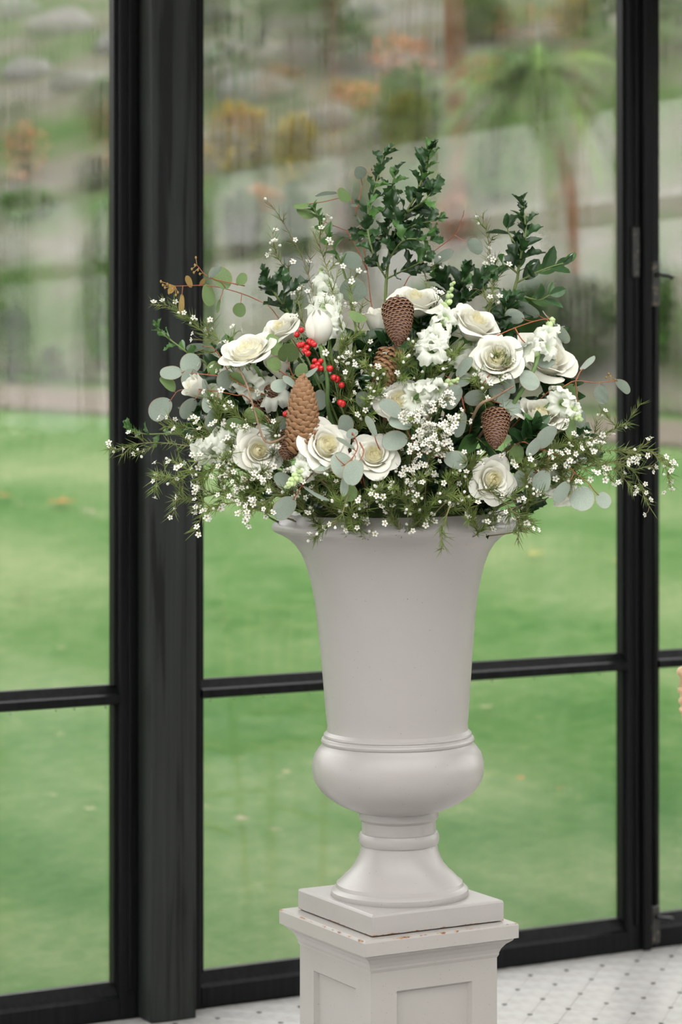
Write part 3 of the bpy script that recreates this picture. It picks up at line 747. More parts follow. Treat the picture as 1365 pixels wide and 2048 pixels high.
M_ROSE = leafy_mat('rose_petal', (0.82, 0.805, 0.72), (0.85, 0.84, 0.77), 0.5, 0.3, 0.24, per_object=0.04)
M_ROSEC = leafy_mat('rose_petal_cream', (0.83, 0.785, 0.55), (0.86, 0.82, 0.63), 0.5, 0.3, 0.24, per_object=0.04)
M_SNAP = leafy_mat('snapdragon_petal', (0.74, 0.765, 0.665), (0.78, 0.80, 0.72), 0.5, 0.3, 0.28, attr='core', attr_stops=[(0.10, (0.6, 0.75, 0.35, 0)), (0.45, (0.55, 0.70, 0.34, 0.55)), (1.0, (0.42, 0.60, 0.20, 0.95))], per_object=0.05)
M_BUD = leafy_mat('snapdragon_bud', (0.42, 0.56, 0.22), (0.62, 0.72, 0.42), 0.5, 0.3, 0.2)
M_CAL = leafy_mat('calyx_green', (0.12, 0.24, 0.055), (0.18, 0.32, 0.09), 0.5, 0.3, 0.15)
M_BERRY = mat('berry_red', (0.50, 0.010, 0.012), 0.18, 0.6)
M_MOSS = noisy('moss', [(0.3, (0.030, 0.045, 0.016)), (0.7, (0.060, 0.085, 0.030))], 30, 0.95, 0.1, bump=1.0, bscale=60)
def cone_mat(name, light, edge=None):
    if name in MAT: return MAT[name]
    m = mat(name, light, 0.55, 0.4); nt = m.node_tree
    a = nt.nodes.new('ShaderNodeAttribute'); a.attribute_name = 'tip'
    nt.links.new(ramp(nt, a.outputs['Fac'], [(0.0, light), (0.90, light), (1.0, edge or light)]), bsdf(m).inputs['Base Color'])
    return m
M_CONET = cone_mat('cone_tan', (0.27, 0.145, 0.070))
M_CONED = cone_mat('cone_dark', (0.050, 0.018, 0.010), (0.40, 0.22, 0.12))
M_CONEC = mat('cone_core', (0.11, 0.055, 0.028), 0.8)

# leaf meshes: blade in the local XY plane, base at 0, tip at +Y
def grid_leaf(ts, width, mid=5, zfun=None, spine=None, attr=None):
    mb = MB(); A = []
    for i, t in enumerate(ts):
        for j in range(mid):
            s = -1+2*j/(mid-1); w = width(t); x = s*w; y = t
            if spine and abs(s) == 1: dx, dy = spine(i, t, s); x += dx; y += dy
            mb.v.append((x, y, zfun(s, t, x) if zfun else 0)); A.append(max(abs(s)**3, t**10) if attr else 0)
    for i in range(len(ts)-1):
        for j in range(mid-1):
            a = i*mid+j; mb.f.append((a, a+1, a+mid+1, a+mid))
    if attr: mb.a[attr] = A
    return mb
def holly_mesh(m, seed, spiny=1.0):
    r = random.Random(seed); ts = [0, .05, .14, .24, .33, .43, .52, .62, .71, .81, .90, 1.0]
    ph = r.uniform(0, 6); fold = r.uniform(0.2, 0.9); curl = r.uniform(-0.1, 0.6); tw = r.uniform(-0.25, 0.25)
    def w(t): return 0.012+0.255*math.sin(PI*min(1, t**0.85))**0.75*(1 if t < 1 else 0)
    def sp(i, t, s):
        if i in (3, 5, 7, 9) : return s*0.060*spiny, 0.050*spiny
        if i in (2, 4, 6, 8, 10): return -s*0.022*spiny, -0.004
        return 0, 0
    def z(s, t, x):
        wave = 0.07*spiny*math.sin(t*13+ph+s)*abs(s)
        return fold*abs(x)*0.8+wave-curl*t*t*0.5+tw*x*t
    return grid_leaf(ts, w, 7, z, sp).mesh('leaf', m, True)
HOLLY = [holly_mesh(M_HOLLY, k, 1.0) for k in range(6)]
HOLLYL = [holly_mesh(M_HOLLYL, k+20, 1.0) for k in range(3)]
SMOOTH = [holly_mesh(M_HOLLY, k+40, 0.18) for k in range(4)]
SMOOTHL = [holly_mesh(M_HOLLYL, k+60, 0.1) for k in range(2)]
def euc_mesh(m, seed, aspect):
    r = random.Random(seed); ts = [0, .03, .10, .2, .32, .45, .58, .7, .8, .89, .95, .985, 1.0]
    cup = r.uniform(-0.25, 0.35); bend = r.uniform(-0.15, 0.25); sk = r.uniform(-.06, .06)
    def w(t):
        c = 0.50; u = (t-c)/c if t < c else (t-c)/(1-c)
        return max(0.002, aspect*0.5*math.sqrt(max(0, 1-abs(u)**(1.75 if t < c else 2.3))))
    return grid_leaf(ts, w, 7, lambda s, t, x: cup*x*x*1.5+bend*t*t*0.5+0.012*math.sin(9*t+5*s), lambda i, t, s: (sk*math.sin(PI*t), 0), 'rim').mesh('leaf', m, True)
EUC = {a: [euc_mesh(M_EUC, k+int(a*100), a) for k in range(3)] for a in (0.95, 0.78, 0.55)}
EUCG = {a: [euc_mesh(M_EUCG, k+int(a*100), a) for k in range(2)] for a in (0.95, 0.78, 0.55)}
EUCO = {a: [euc_mesh(M_EUCO, k+int(a*100), a) for k in range(2)] for a in (0.95, 0.78, 0.55)}

# ---- mossy mound in the urn mouth
v, f = lathe([(0.0, 1.12), (0.14, 1.12), (0.185, 1.285), (0.165, 1.35), (0.12, 1.41), (0.06, 1.44), (0.001, 1.445)], 40)
v = [(Vector(p)+Vector((p[0], p[1], 0.06))*0.16*noise.noise(Vector(p)*24)) if p[2] > 1.29 else p for p in v]
tag(build('moss_mound', MB().add(v, f), M_MOSS, None, True, LEAN), 'green moss mound filling the urn mouth under the stems', 'moss')

# ---- roses
def petal(R, H, W, curl, lean, seed, a0=0.25, tipw=1.0):
    r = random.Random(seed); mb = MB(); nt_, ns = 10, 11; ph = r.uniform(0, 6); pk = r.uniform(0.04, 0.09)
    for i in range(nt_+1):
        t = i/nt_
        for j in range(ns):
            s = -1+2*j/(ns-1); te = t*(1-0.16*s*s*t*tipw)
            wid = W*math.sin(PI*(0.10+0.56*te))
            rr = R*(a0+(1-a0)*math.sin(min(1, te*1.12)*PI/2)**1.1)
            zz_ = H*te**(1.15)
            if te > 0.62:
                q = (te-0.62)/0.38; rr += curl*R*0.55*q*q; zz_ -= curl*H*0.30*q*q*q
            rr *= 1+0.05*s+0.035*math.sin(s*3+ph)*t
            zz_ += pk*H*math.sin(s*4.2+ph)*t*t*t
            a = s*wid
            mb.v.append((rr*math.cos(a), rr*math.sin(a), zz_))
    for i in range(nt_):
        for j in range(ns-1):
            a = i*ns+j; mb.f.append((a, a+1, a+ns+1, a+ns))
    return mb
def rose_type(layers, seed, heart):
    v, f = lathe(heart, 16); out = [(MB().add(v, f).mesh('heart', M_ROSEC, True), 0.0)]
    for li, (n, R, H, W, curl, a0, cream) in enumerate(layers):
        variants = [petal(R, H, W, curl, 0, seed*31+li*7+q, a0).mesh('petal', M_ROSEC if cream else M_ROSE, True) for q in range(2)]
        for k in range(n): out.append((variants[k % 2], 2*PI*k/n+li*0.9+0.12*math.sin(k*7+li)))
    return out
OPEN = rose_type([(2, .0035, .0385, 1.7, -.3, .8, 1), (3, .0065, .0390, 1.3, -.1, .7, 1), (3, .0100, .0390, 1.25, .05, .62, 1), (4, .0140, .0385, 1.05, .2, .55, 1), (4, .0185, .0380, 1.05, .35, .48, 0), (4, .0240, .0370, 1.0, .55, .40, 0), (5, .0305, .0335, .86, .8, .32, 0), (5, .0375, .0270, .82, 1.0, .26, 0)], 1, [(.001, .030), (.006, .029), (.012, .026), (.018, .021), (.022, .013), (.020, .005), (.004, 0)])
CUP = rose_type([(2, .0040, .042, 1.6, -.2, .8, 1), (3, .0080, .044, 1.25, .0, .7, 1), (3, .0125, .045, 1.2, .1, .6, 1), (4, .0180, .046, 1.05, .25, .52, 0), (4, .0245, .047, 1.0, .4, .45, 0), (5, .0305, .0455, .88, .6, .40, 0), (5, .0345, .040, .86, 1.0, .36, 0)], 2, [(.001, .033), (.008, .032), (.014, .028), (.020, .023), (.023, .014), (.018, .005), (.004, 0)])
BUD = rose_type([(3, .0055, .042, 1.2, 0.05, .6, 1), (3, .0105, .046, 1.15, .08, .6, 0), (4, .0160, .048, .98, .12, .58, 0), (4, .0205, .046, .98, .35, .55, 0)], 3, [(.001, .038), (.008, .036), (.014, .026), (.012, .006), (.003, 0)])
RANUN = rose_type([(3, .004, .029, 1.3, -.1, .7, 1), (4, .009, .0305, 1.05, .0, .6, 1), (5, .016, .030, .85, .15, .42, 0), (6, .0225, .030, .74, .2, .40, 0), (6, .029, .028, .72, .3, .38, 0), (7, .036, .0255, .64, .45, .36, 0), (7, .0425, .022, .66, .7, .34, 0)], 4, [(.001, .026), (.012, .025), (.022, .023), (.030, .018), (.032, .010), (.020, .003), (.004, 0)])
def calyx_mesh(r):
    mb = MB(); v, f = lathe([(0.002, -0.012), (0.006*r, -0.008), (0.010*r, -0.002), (0.0105*r, 0.003)], 10); mb.add(v, f)
    for k in range(5):
        a = 2*PI*k/5; c, s_ = math.cos(a), math.sin(a)
        mb.add([(0.009*r*c-0.004*s_, 0.009*r*s_+0.004*c, 0), (0.009*r*c+0.004*s_, 0.009*r*s_-0.004*c, 0), (0.026*r*c, 0.026*r*s_, -0.008)], [(0, 1, 2)])
    return mb.mesh('calyx', M_CAL, True)
CALYX = calyx_mesh(1.0)
def rose(px, py, diam, d, typ, label, off=0.0, roll=None):
    base_d = {id(OPEN): 0.092, id(CUP): 0.080, id(BUD): 0.046, id(RANUN): 0.094}[id(typ)]
    s = diam/1000/base_d; dv = cdir(*d); p = fat(px, py, off); h = 0.020*s
    rt = root(); t = thing('white_rose', label, 'flower', rt, 'white roses in the urn')
    M = Matrix.Translation(p-dv*h) @ frame_dir(dv).to_4x4() @ Matrix.Rotation(roll if roll is not None else RND.uniform(0, 6), 4, 'Z') @ Matrix.Scale(s, 4)
    for me, a in typ:
        put(me.name.split('.')[0], me, t, M @ Matrix.Rotation(a, 4, 'Z') @ Matrix.Rotation(RND.uniform(-.06, .06), 4, 'Y'))
    put('calyx', CALYX, t, M)
    build('stem', MB().tube(stem_path(p-dv*(h+0.008), dv, rt), 0.0032, 7), M_GSTEM, t, True)
for a in [
    (493, 697, 94, (-.30, .52, .80), RANUN, 'many petalled white rose facing up above a bare brown twig', -.05),
    (566, 664, 72, (-.40, .45, .75), CUP, 'cup shaped white rose half hidden behind holly beside the tulip', .04),
    (517, 902, 84, (.30, .90, .15), OPEN, 'cream white rose with a brown twig lying across it', -.01),
    (652, 892, 94, (.45, .85, .35), OPEN, 'open white rose with a spiral heart at the foot of the tan cone', -.03),
    (748, 912, 82, (.05, .85, .50), OPEN, 'white rose next to overlapping grey green eucalyptus leaves low in the bouquet', -.01),
    (800, 804, 88, (.15, .85, .45), OPEN, 'open white rose behind two grey eucalyptus leaves in the bouquet middle', .0),
    (832, 612, 92, (.08, .40, .85), CUP, 'ragged edged white rose standing behind the dark hanging cone', .07),
    (753, 645, 46, (-.2, .2, 1.0), BUD, 'white rose bud just behind the holly stem', .10),
    (948, 656, 92, (.40, .45, .75), CUP, 'white cupped rose with needle leaves lying over it', .02),
    (996, 722, 84, (-.1, .85, .45), CUP, 'white rose with tiny buds scattered over its face', -.02),
    (1088, 722, 108, (.40, .6, .60), CUP, 'big white rose behind a round eucalyptus leaf', .05),
    (1078, 838, 88, (.25, .50, .80), CUP, 'white rose with two dark pointed leaves in front of it', .01),
    (986, 960, 82, (.35, .88, .10), OPEN, 'white rose low over the urn rim beside wax flowers', .0),
    (398, 778, 48, (-.7, .35, .4), BUD, 'small cream rose at the outer edge under round eucalyptus leaves', .02),
    (560, 735, 50, (-.3, .4, .6), BUD, 'small white rose behind the cup shaped one and the berries', .06)]: rose(*a)

# ---- tulip
def tulip():
    rt = root(); p = fat(638, 655, -0.03); dv = cdir(-.06, .18, 1); t = thing('white_tulip', 'closed white tulip standing beside the red berries', 'flower', rt)
    M = Matrix.Translation(p-dv*0.032) @ frame_dir(dv).to_4x4()
    for k in range(6):
        mb = MB(); nt_, ns = 9, 7; inner = k % 2
        for i in range(nt_+1):
            u = i/nt_
            for j in range(ns):
                s = -1+2*j/(ns-1); te = u*(1-0.10*s*s*u)
                rr = (0.0265-0.0020*inner)*math.sin(PI*min(1, (0.06+0.905*te)))**0.62
                a = s*0.95*math.sin(PI*(0.14+0.72*u))
                mb.v.append((rr*(1+0.03*s)*math.cos(a), rr*(1+0.03*s)*math.sin(a), 0.066*te))
        for i in range(nt_):
            for j in range(ns-1):
                a = i*ns+j; mb.f.append((a, a+1, a+ns+1, a+ns))
        build('petal', mb, M_ROSE, t, True, M @ Matrix.Rotation(k*PI/3+0.35, 4, 'Z'))
    path = spline([rt, fat(668, 860, .06), fat(655, 760, -.01), p-dv*0.03], 5)
    build('stem', MB().tube(path, 0.0042, 8), M_GSTEM, t, True)
tulip()

# ---- snapdragons
def floret_mesh(seed):
    r = random.Random(seed); mb = MB(); A = []; nr, ns = 12, 64; p1, p2 = r.uniform(0, 6), r.uniform(0, 6)
    for i in range(nr+1):
        t = i/nr
        for k in range(ns):
            a = 2*PI*k/ns; lobe = abs(math.cos(2.5*a))**0.5
            if t < 0.5: rr = 0.16+0.26*(t/0.5)**0.8; z = 0.62*t/0.5
            else:
                q = (t-0.5)/0.5; rr = 0.42+q*(0.30+0.42*lobe)*(1.0+0.25*math.sin(a)); z = 0.62+0.30*math.sin(q*PI*0.75)-0.30*q*q*(1+0.4*math.cos(a+p1))
                z += 0.13*q*q*math.sin(9*a+p2)+0.05*q*math.sin(14*a+p1); rr *= 1+0.07*q*math.sin(17*a+p1)
            mb.v.append((rr*math.cos(a), rr*math.sin(a), z)); A.append(max(0, 1-t*1.9))
    for i in range(nr):
        for k in range(ns): mb.f.append((i*ns+k, i*ns+(k+1) % ns, (i+1)*ns+(k+1) % ns, (i+1)*ns+k))
    mb.a['core'] = A
    return mb.mesh('floret', M_SNAP, True)
FLORET = [floret_mesh(k) for k in range(4)]
def blob_mesh(name, m, prof, seg=8):
    v, f = lathe(prof, seg); return MB().add(v, f).mesh(name, m, True)
SBUD = blob_mesh('bud', M_BUD, [(0.001, 0), (.30, .12), (.42, .4), (.34, .75), (.12, .98), (.001, 1.0)])
def snap(path, label, nf, nb, size=0.040, t0=0.35, t1=0.8, off=0.0):
    pts = [fat(px, py, off+dd) for px, py, dd in path]; rt = root()
    t = thing('snapdragon', label, 'flower', rt, 'white snapdragons in the urn')
    sp = spline([rt, rt.lerp(pts[0], 0.6)]+pts, 6); vis = spline(pts, 12)
    build('stem', MB().tube(sp, [0.0042]*(len(sp)-6)+[0.0042-0.0004*k for k in range(6)], 7), M_GSTEM, t, True)
    def pos(u):
        x = u*(len(vis)-1); i = min(int(x), len(vis)-2); return vis[i].lerp(vis[i+1], x-i), (vis[i+1]-vis[i]).normalized()
    for k in range(nf):
        u = t0+(t1-t0)*k/max(1, nf-1); p, tn = pos(u); a = k*2.4+0.6
        o = frame_dir(tn) @ Vector((math.cos(a), math.sin(a), 0)); o = (o+cdir(0, .75, 0)*0.6+tn*0.35).normalized()
        s = size*(1-0.35*k/nf)
        put('floret', FLORET[k % 4], t, Matrix.Translation(p) @ frame_dir(o).to_4x4() @ Matrix.Rotation(RND.uniform(0, 6), 4, 'Z') @ Matrix.Scale(s, 4))
    for k in range(nb):
        u = t1-0.08+(1-t1+0.08)*(k+1)/nb; p, tn = pos(min(1, u)); a = k*2.4
        o = (frame_dir(tn) @ Vector((math.cos(a), math.sin(a), 0))*(1-0.6*k/nb)+tn*(0.5+0.6*k/nb)).normalized(); s = 0.019*(1-0.55*k/nb)
        put('bud', SBUD, t, Matrix.Translation(p) @ frame_dir(o).to_4x4() @ Matrix.Scale(s, 4))
    return t
snap([(668, 740, .05), (655, 650, .02), (642, 538, .04)], 'white snapdragon spike rising behind the tulip', 7, 16, .038, .40, .82, .07)
snap([(846, 752, .02), (874, 680, -.02), (906, 568, .02)], 'leaning white snapdragon spike with bare green stem right of the hanging cone', 7, 18, .033, .22, .68, -.02)
snap([(1052, 770, .0), (1080, 705, -.03), (1106, 638, -.02)], 'white snapdragon spike topped by an edge on eucalyptus leaf', 5, 14, .030, .45, .8, -.03)
snap([(1090, 818, .0), (1122, 806, -.02), (1160, 838, -.06)], 'nodding greenish snapdragon spike at the outer edge', 4, 18, .028, .45, .75)
snap([(820, 815, .02), (862, 782, -.02), (912, 762, -.03)], 'short white snapdragon spike under a flat grey eucalyptus leaf', 5, 12, .032, .1, .6)
snap([(640, 905, .0), (604, 945, -.05), (576, 972, -.10)], 'pale green snapdragon tip hanging low beside the spiral hearted rose', 4, 18, .026, .2, .5)
snap([(480, 905, .02), (440, 895, -.01), (408, 905, -.01)], 'white snapdragon spike lying low among needle leaves', 6, 3, .032, .25, .95)
snap([(560, 800, .05), (505, 768, .0), (455, 748, .0)], 'white snapdragon spike under the many petalled rose', 6, 4, .034, .15, .9, .05)
snap([(1060, 965, .02), (1105, 965, .0), (1135, 985, .0)], 'small white snapdragon spike behind hanging eucalyptus leaves', 5, 3, .036, .3, .95, .05)
snap([(905, 760, .06), (935, 740, .04), (962, 700, .04)], 'pale snapdragon spike tucked between two cupped roses', 4, 4, .036, .3, .9, .03)

# ---- pine cones
def scale_mesh(m, thick=0.10, margin=False, wide=1.0):
    mb = MB(); A = []; ts = [0, .3, .6, .88, 1.0]; W = [q*wide for q in (.30, .46, .52, .44, .24)]
    for zo in (0, 1):
        for i, t in enumerate(ts):
            for s in (-1, -.5, 0, .5, 1):
                z = 0.16*(1-s*s)-0.10*t*t - zo*thick*(0.6+0.4*t)
                mb.v.append((s*W[i], t, z)); A.append(t)
    n = 25
    for i in range(4):
        for j in range(4):
            a = i*5+j; mb.f.append((a, a+1, a+6, a+5)); mb.f.append((n+a, n+a+5, n+a+6, n+a+1))
    rim = [0, 5, 10, 15, 20, 21, 22, 23, 24, 19, 14, 9, 4]
    for a, b in zip(rim, rim[1:]): mb.f.append((a, n+a, n+b, b) if False else (a, b, n+b, n+a))
    mb.a['tip'] = A
    return mb.mesh('scale', m, True)
SC_T = scale_mesh(M_CONET, 0.14, True); SC_D = scale_mesh(M_CONED, 0.05, False, 1.25)
def cone(px, py, L, W, d, n, opn, me, label, off=0.0, sw=0.016, blunt=2.6, sl=1.0):
    dv = cdir(*d); c = fat(px, py, off); rt = root(); L /= 1000; W /= 1000
    t = thing('pine_cone', label, 'pine cone', c-dv*L*0.5, 'pine cones in the urn')
    M = Matrix.Translation(c-dv*L*0.5) @ frame_dir(dv).to_4x4()
    def rad(u): return W/2*max(0.02, (1-u**blunt))**0.55*(0.80+0.20*math.sin(PI*min(0.5, u*1.6+0.05)))
    v, f = lathe([(0.001, 0)]+[(max(0.001, rad(k/12)*0.80), L*(0.02+0.94*k/12)) for k in range(13)], 14)
    build('core', MB().add(v, f), M_CONEC, t, True, M)
    # area-even spiral
    us = []; tot = 0; N = 200; cum = [0]
    for k in range(N): tot += rad((k+.5)/N)+0.002; cum.append(tot)
    for k in range(n):
        tgt = (k+0.5)/n*tot; i = next(q for q in range(N) if cum[q+1] >= tgt); u = (i+0.5)/N
        a = k*2.39996; r = rad(u); e = 0.02; dr = (rad(min(1, u+e))-rad(max(0, u-e)))/(2*e*L)
        out = Vector((math.cos(a), math.sin(a), 0)); tang = (out*dr+Vector((0, 0, 1))).normalized(); nor = (out-Vector((0, 0, 1))*dr).normalized()
        o2 = opn*(1-0.75*u**3)
        ax = (tang*math.cos(o2)+nor*math.sin(o2)).normalized(); nz = (nor*math.cos(o2)-tang*math.sin(o2)).normalized()
        s = sw*(0.62+0.38*min(1, r/(W*0.42)))
        p = out*r*0.80+Vector((0, 0, L*u-s*0.35))
        put('scale', me, t, M @ place(p, ax, nz, s*sl, s))
    base = c-dv*L*0.5
    build('stalk', MB().tube(spline([rt, rt.lerp(base, 0.5)+FW*0.03, base+FW*0.01, base+dv*0.01], 4), 0.003, 6), M_BSTEM, t, True)
cone(606, 826, 142, 50, (.0, .16, 1.0), 118, .72, SC_T, 'tall tan closed pine cone standing upright between roses', -.045, .0205, 3.2, 1.0)
cone(797, 648, 92, 54, (.02, .55, -.85), 215, .62, SC_D, 'dark red brown pine cone hanging against the holly stem', -.05, .0150, 2.2, 1.05)
cone(992, 860, 80, 48, (-.06, .62, -.78), 190, .62, SC_D, 'dark pine cone hanging beside a white rose with pointed leaves', -.03, .0140, 2.2)
cone(772, 742, 82, 42, (-.35, .35, -.85), 90, .85, SC_T, 'loosely open tan pine cone tilted among wax flowers', .0, .018, 2.6)
cone(578, 893, 58, 40, (-.1, .6, -.8), 150, .62, SC_D, 'small brown pine cone between the cream rose and the tan cone', .0, .0125, 3.0)
cone(535, 795, 52, 38, (.3, .3, .8), 120, .62, SC_D, 'small dark pine cone deep behind the many petalled rose', .07, .0125, 3.0)

# ---- holly
def branch(name, label, paths, leafsize, meshes, light, group, lights=0.15, gap=0.016, stem=0.0042, off=0.0, cat='branch', m_stem=None, t_from=0.25, nostart=False, spread=1.0):
    """woody stem(s) given as picture paths; leaves set spirally along them"""
    rt = root(); t = thing(name, label, cat, rt, group); mb = MB(); todo = []
    for pi2, path in enumerate(paths):
        pts = [at(px, py, dd) if not nostart else Vector(px) for px, py, dd in path]
        if pi2 == 0: main_ = spline(pts, 14)
        else: pts[0] = min(main_, key=lambda q: (q-pts[0]).length)
        full = spline(([rt, rt.lerp(pts[0], 0.55)]+pts) if pi2 == 0 else pts, 6); vis = spline(pts, 10)
        k = len(full); mb.tube(full, [stem*(1-0.6*i/(k-1))*(1 if pi2 == 0 else 0.5) for i in range(k)], 7)
        L = sum((b-a).length for a, b in zip(vis, vis[1:])); nl = max(2, int(L/gap)); 
        for q in range(nl):
            u = (t_from if pi2 == 0 else 0.06)+(1-(t_from if pi2 == 0 else 0.06))*(q+0.5)/nl; x = u*(len(vis)-1); i = min(int(x), len(vis)-2)
            todo.append((vis[i].lerp(vis[i+1], x-i), (vis[i+1]-vis[i]).normalized(), q*2.4+pi2+RND.uniform(-.4, .4), u))
        todo.append((vis[-1], (vis[-1]-vis[-2]).normalized(), 0.3, 1.0))
    build('stem', mb, m_stem or M_HSTEM, t, True)
    for p, tn, a, u in todo:
        o = frame_dir(tn) @ Vector((math.cos(a), math.sin(a), 0))
        ax = (o*spread*(1.15-0.6*u)+tn*0.65+UP*0.1+rvec()*0.25).normalized()
        nrm = (tn*0.9-o*0.3+cdir(0, 0.5, 0.2)*0.7+rvec()*0.45)
        s = leafsize*RND.uniform(0.75, 1.15)*(1-0.35*u**3)
        me = RND.choice(light if RND.random() < lights else meshes)
        put('leaf', me, t, place(p, ax, nrm, s))
    return t
HG = 'holly branches in the urn'
branch('holly_branch', 'tall upright holly branch rising from the bouquet crown', [
    [(772, 640, .02), (772, 580, .02), (780, 500, .03), (798, 455, .03), (832, 390, .02), (850, 340, .02), (858, 300, .02)],
    [(766, 555, .02), (748, 510, .01), (735, 440, .02), (752, 370, .02), (768, 310, .03)],
    [(790, 470, .03), (830, 450, .0), (875, 440, .0)], [(784, 490, .03), (750, 470, .05), (728, 470, .06)], [(776, 560, .02), (820, 535, .0), (852, 520, -.01)],
    [(800, 452, .03), (780, 400, .06), (790, 350, .06)], [(812, 425, .03), (850, 400, .0), (870, 375, .0)], [(775, 520, .02), (810, 480, -.02), (865, 482, -.02)]],
    .053, HOLLY, HOLLYL, HG, .20, .0135, .0044, t_from=0.32)
branch('holly_branch', 'dark holly branch with smooth leaves leaning away beside white roses', [
    [(1000, 650, .02), (1032, 570, .02), (1040, 520, .02), (1052, 465, .02), (1045, 410, .02)], [(1034, 565, .02), (1085, 540, .0), (1132, 525, -.01)],
    [(1036, 545, .02), (1010, 530, .0), (985, 545, -.02)], [(1042, 505, .02), (1020, 470, .03), (1015, 455, .03)], [(1035, 590, .02), (1075, 600, -.01), (1100, 590, -.02)]],
    .052, SMOOTH+HOLLY[:2], SMOOTHL, HG, .10, .0150, .0046, t_from=0.35)
branch('holly_branch', 'short glossy holly branch above the many petalled rose', [[(620, 700, .03), (590, 645, .0), (552, 590, -.02), (535, 560, -.02)], [(565, 610, -.01), (570, 580, -.02), (562, 560, -.02)]], .058, HOLLY, HOLLYL, HG, .0, .019, .0042, t_from=0.3)
branch('holly_branch', 'dense dark holly cluster behind the leaning snapdragon', [[(900, 660, .10), (915, 600, .10), (930, 545, .10)], [(910, 620, .10), (945, 590, .08), (965, 570, .08)], [(912, 610, .10), (890, 575, .10), (870, 555, .10)]], .060, HOLLY+SMOOTH, HOLLYL, HG, .03, .0115, .0046, t_from=.2)
branch('holly_branch', 'light green holly tip reaching out over needle leaves toward the broad post', [[(420, 880, .03), (350, 868, .02), (290, 868, .02), (258, 858, .02)]], .040, HOLLYL, HOLLYL, HG, .5, .022, .0028, t_from=.2)
branch('holly_branch', 'light green holly tip beside round eucalyptus leaves by the broad post', [[(430, 745, .03), (375, 705, .02), (335, 675, .02), (315, 655, .02)]], .036, HOLLYL+SMOOTHL, HOLLYL, HG, .5, .020, .0028, t_from=.2)
branch('holly_branch', 'soft green leafy shoot left of the tall holly', [[(705, 620, .10), (690, 550, .10), (665, 490, .10), (640, 440, .10), (628, 415, .10)]], .036, SMOOTHL, SMOOTHL, HG, .5, .014, .0036, t_from=.3)
branch('holly_branch', 'dark pointed leaf spray in front of a white rose', [[(1000, 930, .02), (1040, 890, -.20), (1075, 855, -.24)]], .052, SMOOTH, SMOOTHL, HG, .1, .014, .0032, t_from=.5)
branch('holly_branch', 'dark leaf spray around the hanging dark cone', [[(930, 900, .0), (940, 860, -.18), (955, 815, -.18)], [(938, 870, -.16), (960, 880, -.20), (985, 905, -.2)]], .055, SMOOTH, SMOOTHL, HG, .1, .012, .0034, t_from=.4)
# deeper holly sprigs between the flowers
deep = [(700, 800), (640, 790), (560, 830), (500, 850), (470, 800), (450, 720), (520, 740), (410, 850), (1150, 870), (1100, 690), (1010, 620), (880, 640), (650, 700), (720, 700), (690, 760), (760, 690), (850, 720), (900, 830), (930, 760), (1010, 800), (1050, 900), (1110, 780), (880, 900), (700, 880), (800, 870), (860, 960), (620, 980), (940, 910), (1000, 680), (840, 650), (600, 760), (740, 840), (530, 960), (1060, 960), (440, 840), (960, 990), (700, 985), (790, 960), (830, 760)]
for k, (px, py) in enumerate(deep):
    dd = front(px, py)*0.62+0.02
    b = at(px, py, dd); mid_ = CEN.lerp(b, 0.5)
    branch('holly_sprig', between('dark holly sprig', px, py), [[(px+RND.uniform(-25, 25), py+75, dd*0.5), (px, py+25, dd*0.85), (px+RND.uniform(-22, 22), py-15, dd)]], .062, HOLLY+SMOOTH, HOLLYL, 'holly sprigs deep in the bouquet', .10, .0075, .003, t_from=.05, spread=1.2)

# ---- red berries
def berry_geo():
    v, f = lathe([(0.001, -1), (.5, -.87), (.87, -.5), (1, 0), (.87, .5), (.5, .87), (.15, .97), (.001, .93)], 10); return MB().add(v, f).mesh('berry', M_BERRY, True)
BERRY = berry_geo()
def berries(pts, label):
    rt = root(); t = thing('berry_sprig', label, 'berries', rt, 'red holly berries'); mb = MB()
    ws = [fat(px, py, -0.03-0.012*RND.random()) for px, py in pts]; c = sum(ws, Vector())/len(ws)
    hub = c+FW*0.02-UP*0.02
    mb.tube(spline([rt, rt.lerp(hub, 0.6), hub], 5), 0.0022, 6)
    for w in ws: mb.tube([hub, w], 0.0009, 4)
    build('stem', mb, M_HSTEM, t, True)
    for w in ws: put('berry', BERRY, t, Matrix.Translation(w) @ Matrix.Rotation(RND.uniform(0, 6), 4, 'X') @ Matrix.Scale(RND.uniform(.0058, .0072), 4))
berries([(603, 660), (594, 669), (605, 689), (614, 695), (600, 690), (610, 701), (616, 707), (624, 686), (629, 689), (619, 683)], 'red berry cluster directly below the tulip')
berries([(630, 722), (636, 729), (642, 722), (627, 734), (634, 736), (642, 737), (660, 737)], 'red berry cluster between the tulip stem and the tan cone')
berries([(668, 755), (674, 758), (681, 805), (685, 807), (684, 770)], 'scattered red berries right of the tan cone')
berries([(572, 828), (577, 826)], 'pair of red berries left of the tan cone')

